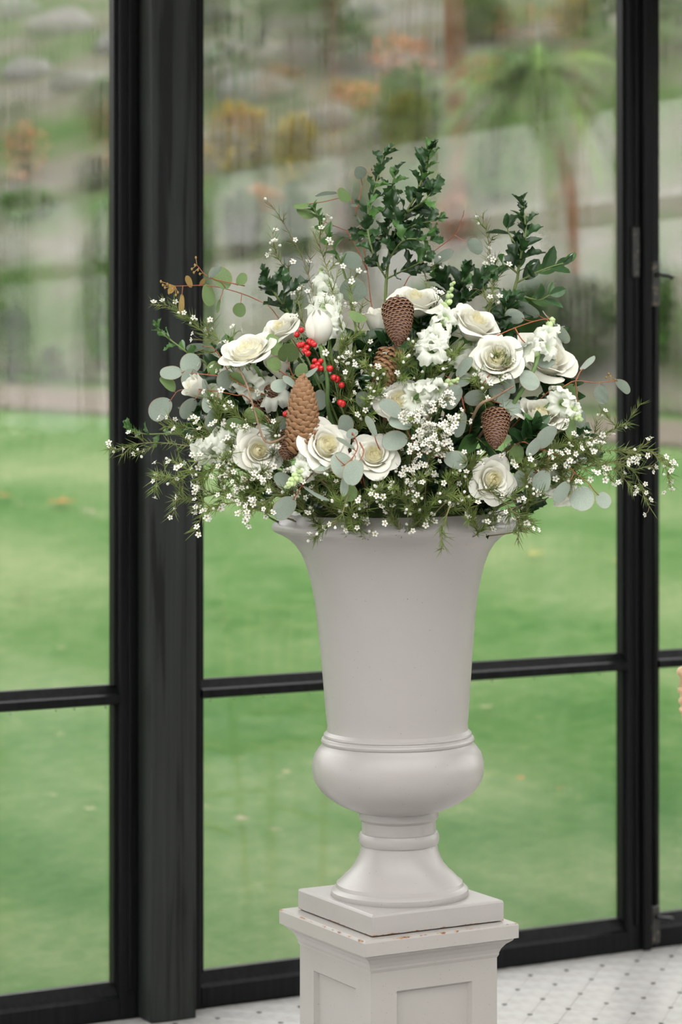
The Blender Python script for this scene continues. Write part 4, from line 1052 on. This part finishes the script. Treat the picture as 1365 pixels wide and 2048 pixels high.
# ---- silver dollar eucalyptus: stems and single leaves read from the picture
def euc(label, stems, lv, off=0.0, m_stem=None, tips=None):
    rt = root(); t = thing('eucalyptus_sprig', label, 'eucalyptus', rt, 'eucalyptus sprigs in the urn'); mb = MB(); nodes = []
    for i, st in enumerate(stems):
        pts = [fat(px, py, off+dd) for px, py, dd in st]
        sp = spline(([rt, rt.lerp(pts[0], .6)]+pts) if i == 0 else pts, 5); mb.tube(sp, [0.0015*(1-0.5*q/(len(sp)-1)) for q in range(len(sp))], 6)
        nodes += spline(pts, 5)
    for px, py, L, W, dd, kind in lv:
        c = fat(px, py, off+dd)
        near = min(nodes, key=lambda q: (q-c).length); ax = c-near; ax -= FW*ax.dot(FW)*0.7
        if ax.length < 0.008: ax = cdir(RND.uniform(-1, 1), 0, RND.uniform(-1, .3))
        ax.normalize(); L_ = L/1000; b = c-ax*L_*0.5
        ratio = W/L; asp = 0.95 if ratio > 0.86 else (0.78 if ratio > 0.42 else 0.55); tilt = min(1.0, ratio/asp)
        side = ax.cross(cdir(0, 1, 0)).normalized(); tl = math.acos(min(1, tilt))*RND.choice((-1, 1))
        nrm = (cdir(0, 1, 0.12)*math.cos(tl)+side*math.sin(tl))+rvec()*0.16
        me = RND.choice({'s': EUC, 'g': EUCG, 'o': EUCO}[kind][asp])
        put('leaf', me, t, place(b, ax, nrm, L_)); mb.tube(spline([near, near.lerp(b, .6)-UP*0.002, b+ax*0.004], 3), 0.0009, 5)
    build('stem', mb, m_stem or M_REDSTEM, t, True)
    if tips:
        m2 = MB()
        for px, py in tips:
            c = fat(px, py, off); v, f = lathe([(0.0005, -.003), (.0022, -.001), (.0024, .001), (.0005, .003)], 6); m2.add(v, f, Matrix.Translation(c))
            nr = min(nodes, key=lambda q: (q-c).length); m2.tube([nr, c], .0007, 4)
        tag(build('bud_tips', m2, M_EUCO, t, True), kind='stuff')
    return t
euc('eucalyptus sprig with ochre leaves and budded red stem reaching across the broad post', [[(560, 640, .05), (515, 600, .02), (430, 573, .0), (350, 572, .0)], [(490, 572, .01), (420, 555, .0), (394, 530, .0)]],
    [(378, 563, 26, 14, 0, 'o'), (362, 608, 40, 12, 0, 'o'), (343, 580, 16, 12, 0, 'o'), (417, 590, 46, 24, 0, 'g'), (441, 555, 56, 38, .01, 'g'), (430, 543, 34, 14, -.01, 's'), (483, 558, 28, 24, 0, 'g'), (480, 620, 30, 26, 0, 'g'), (436, 612, 28, 8, 0, 'g'), (405, 563, 16, 8, 0, 'o')], .05, None,
    [(322, 563), (326, 570), (330, 575), (335, 568), (340, 572), (345, 578), (356, 585), (392, 515), (390, 530), (384, 538), (388, 545), (396, 540), (400, 548), (352, 590), (338, 586)])
euc('eucalyptus sprig with large round grey leaves against the broad post', [[(505, 805, .03), (470, 790, .0), (415, 780, -.01), (362, 780, -.01), (345, 795, -.01)], [(530, 790, .04), (470, 760, .0), (432, 700, .0), (405, 692, .0)], [(470, 755, 0), (400, 748, -.01), (365, 745, -.01)]],
    [(322, 819, 54, 44, -.01, 's'), (343, 746, 46, 32, -.01, 's'), (336, 768, 40, 20, -.01, 'g'), (381, 728, 44, 40, -.005, 's'), (381, 757, 40, 36, -.02, 's'), (377, 817, 46, 22, -.02, 's'), (450, 760, 44, 32, -.01, 's'), (474, 758, 38, 18, 0, 'g'), (411, 780, 44, 14, -.02, 's'), (418, 806, 40, 26, -.01, 's'), (423, 840, 44, 20, -.01, 's'), (392, 695, 40, 20, .01, 's'), (447, 692, 40, 12, .01, 's'), (428, 736, 30, 26, .02, 'g')], -.0)
euc('eucalyptus sprig with green leaves behind the cup shaped rose', [[(590, 760, .06), (575, 720, .04), (555, 690, .04)], [(600, 770, .05), (565, 745, .02), (545, 735, .02)]],
    [(548, 690, 46, 40, 0, 'g'), (575, 705, 44, 40, .02, 'g'), (548, 730, 34, 28, -.02, 'g'), (603, 742, 34, 28, -.04, 'g'), (622, 745, 34, 16, -.05, 's'), (560, 772, 34, 30, -.02, 's'), (582, 765, 46, 26, -.02, 's'), (590, 790, 40, 26, -.01, 's')])
euc('eucalyptus sprig with overlapping grey leaves hanging low in front', [[(705, 870, -.02), (716, 892, -.03), (706, 915, -.05), (690, 930, -.05)], [(720, 885, -.03), (728, 905, -.04), (716, 928, -.06)], [(706, 915, -.05), (690, 945, -.06)]],
    [(688, 930, 56, 46, -.05, 's'), (709, 945, 50, 40, -.065, 's'), (688, 972, 40, 16, -.05, 's'), (698, 984, 36, 32, -.03, 'g'), (692, 886, 42, 8, -.05, 's'), (705, 868, 24, 18, -.02, 's'), (640, 932, 46, 12, -.05, 's')])
euc('eucalyptus sprig drooping over the urn rim with a big rusty edged leaf', [[(660, 920, -.01), (628, 945, -.04), (605, 970, -.05), (590, 995, -.05)]],
    [(570, 1016, 52, 38, -.05, 's'), (570, 965, 50, 34, -.02, 's'), (632, 990, 56, 10, -.06, 's'), (600, 955, 30, 12, -.05, 's')])
euc('eucalyptus sprig with pale flat leaves over the middle rose', [[(830, 900, -.0), (815, 860, -.03), (822, 835, -.03)], [(760, 900, -.01), (752, 880, -.03), (750, 868, -.03)], [(930, 820, .0), (915, 770, -.02), (880, 745, -.02)]],
    [(782, 818, 50, 32, -.05, 's'), (802, 846, 46, 30, -.045, 's'), (790, 882, 50, 42, -.02, 's'), (744, 852, 46, 14, -.05, 's'), (906, 794, 54, 34, -.04, 's'), (872, 763, 50, 14, -.04, 's'), (925, 762, 34, 24, -.01, 's'), (950, 795, 42, 28, -.01, 's'), (912, 921, 46, 36, -.03, 's'), (922, 850, 50, 22, -.005, 's'), (930, 735, 48, 18, -.02, 's')])
euc('eucalyptus sprig with round leaves on thin red twigs over the big white rose', [[(960, 790, .0), (985, 745, -.03), (1030, 735, -.04), (1045, 745, -.04)], [(960, 690, .0), (1020, 660, -.03), (1080, 640, -.03), (1110, 640, -.03)], [(1030, 655, -.03), (1045, 680, -.03), (1070, 700, -.04)]],
    [(1088, 717, 46, 40, -.05, 's'), (1060, 760, 44, 36, -.05, 's'), (1100, 640, 46, 9, -.04, 's'), (1124, 668, 44, 22, -.04, 's'), (1048, 692, 50, 12, -.05, 's'), (1055, 620, 54, 24, .02, 's'), (1030, 632, 40, 26, .03, 's'), (1020, 765, 44, 20, -.03, 's'), (1000, 785, 44, 36, .0, 's'), (965, 700, 36, 30, .0, 's'), (1022, 815, 46, 34, .0, 's')])
euc('thin red stemmed eucalyptus shoot reaching toward the double door stile', [[(1090, 790, .03), (1120, 778, .01), (1150, 762, .0), (1190, 765, .0), (1236, 762, .0)], [(1152, 762, 0), (1162, 742, 0), (1168, 738, 0)]],
    [(1177, 728, 46, 12, 0, 's'), (1205, 788, 40, 26, 0, 's'), (1246, 773, 38, 18, 0, 's'), (1140, 790, 46, 36, .04, 'g'), (1115, 782, 40, 34, .05, 'g'), (1160, 835, 40, 22, .03, 's'), (1140, 850, 60, 30, .04, 'g')], .0, None, [(1213, 755), (1222, 753), (1218, 748), (1232, 760)])
euc('eucalyptus sprig with four round leaves hanging in a row past the rim', [[(1030, 890, -.0), (1070, 895, -.03), (1115, 912, -.03), (1150, 945, -.03), (1180, 968, -.03)], [(1100, 905, -.03), (1095, 930, -.03)]],
    [(1086, 964, 46, 38, -.03, 's'), (1124, 984, 46, 28, -.03, 's'), (1165, 997, 50, 46, -.03, 's'), (1207, 1000, 34, 32, -.03, 's'), (1050, 955, 46, 34, -.0, 's'), (1070, 890, 50, 20, -.05, 's'), (1095, 875, 52, 28, -.06, 's'), (1035, 908, 40, 30, .0, 'g')])
euc('eucalyptus sprig high on the left of the tall holly with a yellow green leaf', [[(745, 620, .10), (735, 540, .08), (718, 440, .07), (700, 390, .07)], [(735, 540, .08), (700, 470, .08), (690, 460, .08)], [(715, 420, .07), (725, 370, .07)]],
    [(690, 392, 44, 36, .0, 'g'), (720, 346, 34, 28, 0, 's'), (652, 386, 48, 12, 0, 's'), (682, 470, 46, 9, 0, 's'), (603, 412, 34, 14, .02, 'g'), (612, 425, 40, 20, .03, 'g'), (708, 410, 30, 12, 0, 's'), (705, 520, 44, 40, .04, 's'), (708, 580, 56, 50, .05, 's'), (717, 636, 40, 36, -.05, 'g'), (715, 455, 22, 10, 0, 's')], .08)
euc('thin eucalyptus twig with two pale leaves right of the tall holly', [[(800, 600, .10), (850, 520, .08), (910, 470, .08), (925, 435, .08)]], [(888, 512, 46, 24, .0, 's'), (950, 493, 42, 28, .0, 's'), (929, 420, 20, 6, 0, 's')], .08)
euc('grey eucalyptus sprig low among wax flowers under the tan cone', [[(700, 900, .04), (650, 860, .06), (560, 850, .06)], [(800, 860, .05), (760, 830, .05)]],
    [(560, 850, 40, 34, 0, 's'), (530, 860, 40, 30, 0, 's'), (510, 830, 42, 30, .0, 'g'), (640, 800, 40, 30, .03, 's'), (690, 850, 40, 30, 0, 's'), (470, 850, 40, 32, 0, 'g'), (730, 800, 38, 30, .02, 's')])

# ---- wax flowers with needle leaves
def wax_mesh():
    mb = MB(); A = []
    v, f = lathe([(.10, -.55), (.30, -.25), (.36, .02), (.24, .0), (.14, -.10), (.001, -.06)], 8); mb.add(v, f); A += [.0]*8+[.1]*8+[.3]*8+[.75]*8+[1.0]*16
    for k in range(5):
        a = 2*PI*k/5; M = Matrix.Rotation(a, 4, 'Z')
        pv = [(.28, -.12, .02), (.28, .12, .02), (.55, -.34, .07), (.55, .34, .07), (.82, -.30, .13), (.82, .30, .13), (1.0, -.10, .16), (1.0, .10, .16), (.58, 0, .0)]
        mb.add(pv, [(0, 8, 1), (0, 2, 8), (1, 8, 3), (2, 4, 8), (3, 8, 5), (4, 6, 8), (5, 8, 7), (6, 7, 8)], M); A += [.35, .35, 0, 0, 0, 0, 0, 0, .1]
    mb.a['core'] = A
    return mb.mesh('flower', M_WAX, True)
WAX = wax_mesh()
WBUD = MB(); v, f = lathe([(.001, -1.3), (.5, -.9), (.9, -.2), (1, .3), (.7, .85), (.001, 1.0)], 7); WBUD.add(v, f); WBUD.a['core'] = [0]*len(WBUD.v)
WBUDM = WBUD.mesh('flower_bud', M_WAX, True)
NEEDLE_V = [(-.5, 0, 0), (.5, 0, 0), (0, 0, .7), (-.35, .6, 0), (.35, .6, 0), (0, .6, .5), (0, 1, 0)]
NEEDLE_F = [(0, 1, 4, 3), (1, 2, 5, 4), (2, 0, 3, 5), (3, 4, 6), (4, 5, 6), (5, 3, 6)]
def wax(path, label, group, nbr=7, nfl=9, needles=150, blen=0.07, off=0.0, t0=0.35, fsize=0.0064, spread=1.0, nlen=0.025, conv=fat, m_stem=None, nbud=4):
    rt = root(); pts = [conv(px, py, off+dd) for px, py, dd in path]; t = thing('wax_flower_sprig', label, 'wax flower', rt, group)
    mids = [rt, rt.lerp(pts[0], 0.6)+UP*0.01] if (pts[0]-rt).length > 0.08 else [rt]
    sp = spline(mids+pts, 7); n = len(sp); mb = MB(); mb.tube(sp, [0.0016*(1-0.6*i/(n-1)) for i in range(n)], 5)
    segs = []; ends = []
    i0 = int(n*t0)
    for k in range(nbr):
        u = t0+(1-t0)*(k+0.6)/nbr; x = u*(n-1); i = min(int(x), n-2); p = sp[i].lerp(sp[i+1], x-i); tn = (sp[i+1]-sp[i]).normalized(); a = k*2.4+RND.uniform(-.5, .5)
        o = frame_dir(tn) @ Vector((math.cos(a), math.sin(a), 0)); L = blen*RND.uniform(.55, 1.1)*(1.1-0.4*u)
        dv = (tn*0.9+o*0.75*spread+UP*0.18+cdir(0, .25, 0)).normalized(); e = p+dv*L; m_ = p+dv*L*0.5+o*L*0.06
        mb.tube([p, m_, e], [.0010, .0008, .0006], 4); segs.append((p, e)); ends.append((e, dv))
    ends.append((sp[-1], (sp[-1]-sp[-2]).normalized()))
    for i in range(i0, n-1): segs.append((sp[i], sp[i+1]))
    # flowers round the branchlet ends
    fl = []
    for k in range(nfl):
        e, dv = ends[k % len(ends)]; o = (rvec()+dv*0.5).normalized(); p = e+o*RND.uniform(.008, .022)
        mb.tube([e-dv*0.006, e.lerp(p, .5), p], [.0006, .0005, .0005], 3); fl.append((p, (o*0.5+dv*0.3+cdir(0, .6, .45)*0.6+rvec()*0.6).normalized()))
    build('stem', mb, m_stem or M_WSTEM, t, True)
    for p, dv in fl: put('flower', WAX, t, Matrix.Translation(p) @ frame_dir(dv).to_4x4() @ Matrix.Rotation(RND.uniform(0, 6), 4, 'Z') @ Matrix.Scale(fsize*RND.uniform(.8, 1.15), 4))
    for k in range(nbud):
        e, dv = RND.choice(ends); o = rvec(); put('flower_bud', WBUDM, t, Matrix.Translation(e+o*.012) @ frame_dir(o).to_4x4() @ Matrix.Scale(.0030, 4))
    nm = MB(); wsum = [max(.004, (b-a).length) for a, b in segs]
    for k in range(needles):
        a_, b_ = RND.choices(segs, wsum)[0]; p = a_.lerp(b_, RND.random()); tn = (b_-a_).normalized(); o = rvec(); o = (o-tn*o.dot(tn)).normalized()
        ax = (tn*0.85+o*0.7+UP*0.08).normalized(); L = nlen*RND.uniform(.6, 1.25); M = place(p, ax, o, L); 
        w = 0.0015/L; nm.add([(x*w, y, z*w) for x, y, z in NEEDLE_V], NEEDLE_F, M)
    tag(build('needles', nm, M_NEEDLE, t), kind='stuff')
    return t
WG = 'wax flower sprigs in the urn'
def raw(px, py, dd): return at(px, py, dd)
W = lambda path, label, **k: wax(path, label, WG, **k)
# outlying sprigs that can be told apart
W([(470, 900, .02), (390, 893, .0), (300, 885, .0), (225, 902, .0)], 'longest wax flower sprig crossing the broad post to the left door pane', nbr=9, nfl=16, needles=260, blen=.06)
W([(480, 935, .0), (400, 945, .0), (345, 955, .0), (310, 945, .0)], 'wax flower sprig with bare needle tip pointing at the broad post below the longest one', nbr=8, nfl=10, needles=260, blen=.06)
W([(510, 960, .0), (440, 985, .0), (390, 995, .0), (345, 1000, .0)], 'needle leaved wax flower sprig at the lower edge by the broad post', nbr=8, nfl=12, needles=280, blen=.06)
W([(540, 980, .0), (500, 1000, -.01), (440, 1010, -.01), (400, 1025, -.01)], 'wax flower sprig full of blossom hanging beside the rim', nbr=8, nfl=22, needles=240, blen=.06)
W([(560, 990, -.02), (530, 1010, -.03), (500, 1020, -.03)], 'dense wax flower sprig beside the drooping rusty edged eucalyptus leaf', nbr=7, nfl=26, needles=160, blen=.05)
W([(480, 760, .05), (430, 690, .04), (380, 640, .04), (325, 605, .04)], 'needle leaved sprig rising across the broad post under the ochre eucalyptus', nbr=8, nfl=10, needles=280, blen=.05)
W([(500, 760, .04), (455, 700, .04), (420, 660, .04)], 'wax flower sprig beside the many petalled rose', nbr=7, nfl=18, needles=150, blen=.05)
W([(450, 880, .0), (400, 860, .0), (340, 850, .0)], 'wax flower sprig under the large round eucalyptus leaf', nbr=7, nfl=14, needles=200, blen=.06)
W([(480, 880, .0), (430, 930, -.01), (400, 955, -.01)], 'wax flower sprig in front of the low white snapdragon', nbr=7, nfl=18, needles=200, blen=.06)
W([(640, 640, .08), (610, 530, .08), (570, 450, .08), (540, 405, .08)], 'thin brown wax flower sprig with one blossom at its tip', nbr=5, nfl=3, needles=90, blen=.05, m_stem=M_BSTEM, nbud=1)
W([(610, 650, .05), (590, 570, .05), (560, 520, .05), (545, 485, .05)], 'wax flower sprig with white blossom rising left of the snapdragon', nbr=7, nfl=14, needles=110, blen=.04)
W([(680, 640, .08), (655, 540, .08), (640, 490, .08), (645, 450, .08)], 'wax flower sprig above the tulip with small blossom', nbr=7, nfl=12, needles=120, blen=.05)
W([(720, 660, .08), (705, 600, .08), (700, 555, .08)], 'budded wax flower sprig left of the holly stem', nbr=5, nfl=5, needles=110, blen=.05)
W([(980, 620, .06), (985, 540, .06), (975, 470, .06), (965, 430, .06)], 'feathery wax flower sprig between the two holly branches', nbr=6, nfl=4, needles=120, blen=.05)
W([(970, 640, .05), (990, 560, .05), (990, 520, .05)], 'wax flower sprig with white blossom in front of the dark holly cluster', nbr=6, nfl=12, needles=80, blen=.04)
W([(870, 640, .08), (855, 570, .08), (850, 540, .08)], 'small wax flower sprig behind the ragged white rose', nbr=5, nfl=9, needles=70, blen=.04)
W([(1080, 900, .0), (1160, 890, .0), (1220, 862, .0), (1260, 845, .0)], 'needle leaved sprig rising toward the double door stile', nbr=7, nfl=4, needles=260, blen=.07)
W([(1080, 920, .0), (1170, 905, .0), (1250, 900, .0), (1310, 905, .0), (1340, 950, .0)], 'longest wax flower sprig crossing the double door stile', nbr=11, nfl=26, needles=330, blen=.06)
W([(1080, 930, .0), (1180, 925, .0), (1260, 935, .0), (1292, 1000, .0)], 'wax flower sprig with a drooping tip in front of the double door stile', nbr=9, nfl=18, needles=260, blen=.06)
W([(1060, 940, .0), (1140, 940, .0), (1210, 930, .0), (1250, 955, .0)], 'wax flower sprig between hanging eucalyptus and the double door stile', nbr=8, nfl=18, needles=260, blen=.06)
W([(960, 980, -.01), (1010, 1005, -.03), (1030, 1030, -.03), (1045, 1060, -.03)], 'needle leaved sprig drooping over the rim below the low rose', nbr=6, nfl=5, needles=200, blen=.06)
W([(700, 990, -.03), (682, 1035, -.06), (655, 1055, -.06), (628, 1076, -.06)], 'wax flower twig hanging over the front of the urn rim', nbr=3, nfl=4, needles=70, blen=.025, t0=.55)
W([(900, 1000, -.03), (893, 1035, -.06), (884, 1065, -.06), (888, 1100, -.06)], 'bare brownish twig hanging down the urn front', nbr=3, nfl=0, needles=60, blen=.03, t0=.55, nbud=0)
# dense blossom in the middle
mids = [(870, 815, 34), (835, 850, 36), (880, 870, 34), (830, 905, 32), (860, 900, 30), (900, 850, 24), (745, 740, 14), (705, 720, 14), (700, 770, 12), (760, 760, 12), (735, 800, 10), (770, 870, 10), (560, 920, 16), (520, 950, 14), (590, 990, 10), (620, 960, 12), (480, 960, 14), (455, 920, 14), (750, 985, 16), (800, 985, 16), (840, 965, 12), (720, 1005, 12), (775, 1010, 12), (900, 960, 10), (940, 930, 12), (1000, 1000, 12), (1050, 940, 14), (1010, 925, 10), (1100, 905, 12), (1130, 925, 14), (870, 740, 6), (830, 700, 5), (900, 720, 6), (800, 730, 5), (690, 690, 6), (960, 770, 8), (1000, 726, 10), (480, 830, 12), (430, 810, 10), (540, 850, 8), (660, 960, 10), (690, 1015, 8), (930, 1005, 8), (870, 1000, 8), (1060, 1000, 8), (1150, 900, 10)]
for k, (px, py, nf) in enumerate(mids):
    a = RND.uniform(-.9, .9)+(px-790)/600
    dense = nf > 20; hide = 0.05 if any(math.hypot(px-q[0], py-q[1]) < 48 for q in ((517, 902), (652, 892), (748, 912), (800, 804), (996, 722), (986, 960), (606, 826), (797, 648), (992, 860), (638, 655))) and (px, py) != (1000, 726) else 0.0
    W([(px-60*math.sin(a), py+62, .05), (px-20*math.sin(a), py+22, .0), (px+16*math.sin(a), py-12, -.025)], between('dense wax flower sprig', px, py) if dense else between('wax flower sprig', px, py), nbr=6, nfl=nf if dense else int(nf*0.55), needles=240 if not dense else 90, blen=.045 if not dense else .038, off=hide-.01 if not dense else -.03, t0=.45, spread=1.3, nbud=5)

# ---- bare twigs
def twig(path, label, r=.0026):
    pts = [fat(px, py, dd) for px, py, dd in path]; sp = spline(pts, 6)
    mb = MB(); mb.tube(sp, [r*(1-0.4*i/(len(sp)-1)) for i in range(len(sp))], 7)
    for i in range(3, len(sp)-2, 4): mb.tube([sp[i], sp[i]+rvec()*0.010], [r*.6, r*.3], 5)
    tag(build('twig', mb, M_BSTEM, None, True), label, 'twig', 'bare twigs')
twig([(590, 868, .03), (574, 872, -.04), (533, 884, -.06), (512, 830, -.06), (492, 765, -.06), (468, 722, -.06)], 'bent bare brown twig running from the many petalled rose to the cream rose')
twig([(940, 850, .03), (960, 810, -.04), (990, 795, -.05), (1028, 772, -.06)], 'short reddish bare twig above the hanging dark cone', .0032)
# ------------------------------------------------------------------ chair whose finial shows at the picture edge
def chair():
    M_WOOD = noisy('limewashed_wood', [(0.3, (0.50, 0.33, 0.19)), (0.7, (0.62, 0.44, 0.27))], 8, 0.4, 0.4, stretch=(1, 1, 0.1))
    d = 5.6; o = EYE+RT*((1368-682.5)/FOC*d)+FW*d; o.z = 0
    t = thing('chiavari_chair', 'light wooden chair with turned bamboo style back post beside the double door stile', 'chair', o)
    Mx = Matrix.Translation(o)
    def turned(h, r, rings, lean=0.0):
        prof = [(0.001, 0), (r*0.8, 0.002)]; 
        for k in range(1, 40):
            z = h*k/40; prof.append((r*(1.0-0.12*abs(math.sin(k*0.5))), z))
        for zr in rings: prof += [(r, zr-.008), (r*1.35, zr-.003), (r*1.35, zr+.003), (r, zr+.008)]
        prof = sorted(prof, key=lambda q: q[1]); prof += [(r*.7, h), (r*1.25, h+.006), (r*1.3, h+.012), (r*.9, h+.020), (0.001, h+.024)]
        v, f = lathe(prof, 14)
        return [(x+lean*(h-z), y, z) for x, y, z in v], f
    H = 0.908
    for x, ln in ((0, .09), (0.36, -.02)):
        v, f = turned(H, 0.0115, (H-.030, H-.055, H-.075, .45, .62)[:5], ln); build('back_post', MB().add(v, f), M_WOOD, t, True, Mx @ Matrix.Translation((x, 0, 0)))
    for z in (0.88, 0.82, 0.62, 0.56): build('back_rail', MB().tube([(0.01+.09*(H-z), 0, z), (0.355-.02*(H-z), 0, z)], 0.009, 10), M_WOOD, t, True, Mx)
    for k in range(5): build('spindle', MB().tube([(0.08+.05*k, 0, .56), (0.08+.05*k, 0, .88)], 0.007, 8), M_WOOD, t, True, Mx)
    v = MB().box(0.0, 0.39, -0.42, 0.0, 0.435, 0.46); bevelled(build('seat', v, M_WOOD, t, False, Mx), .012, 3)
    for x in (0.02, 0.37):
        v, f = turned(0.44, 0.013, (.12, .25, .40)); build('front_leg', MB().add(v, f), M_WOOD, t, True, Mx @ Matrix.Translation((x, -0.40, 0)))
        build('stretcher', MB().tube([(x, -0.40, .2), (x, 0, .2)], 0.008, 8), M_WOOD, t, True, Mx)
    build('stretcher', MB().tube([(0.02, -0.40, .25), (.37, -.40, .25)], 0.008, 8), M_WOOD, t, True, Mx)
    v = MB().box(0.012, 0.378, -0.41, -0.02, 0.46, 0.50); bevelled(build('cushion', v, mat('ivory_cushion', (0.72, 0.69, 0.62), .8), t, False, Mx), .016, 3)
chair()
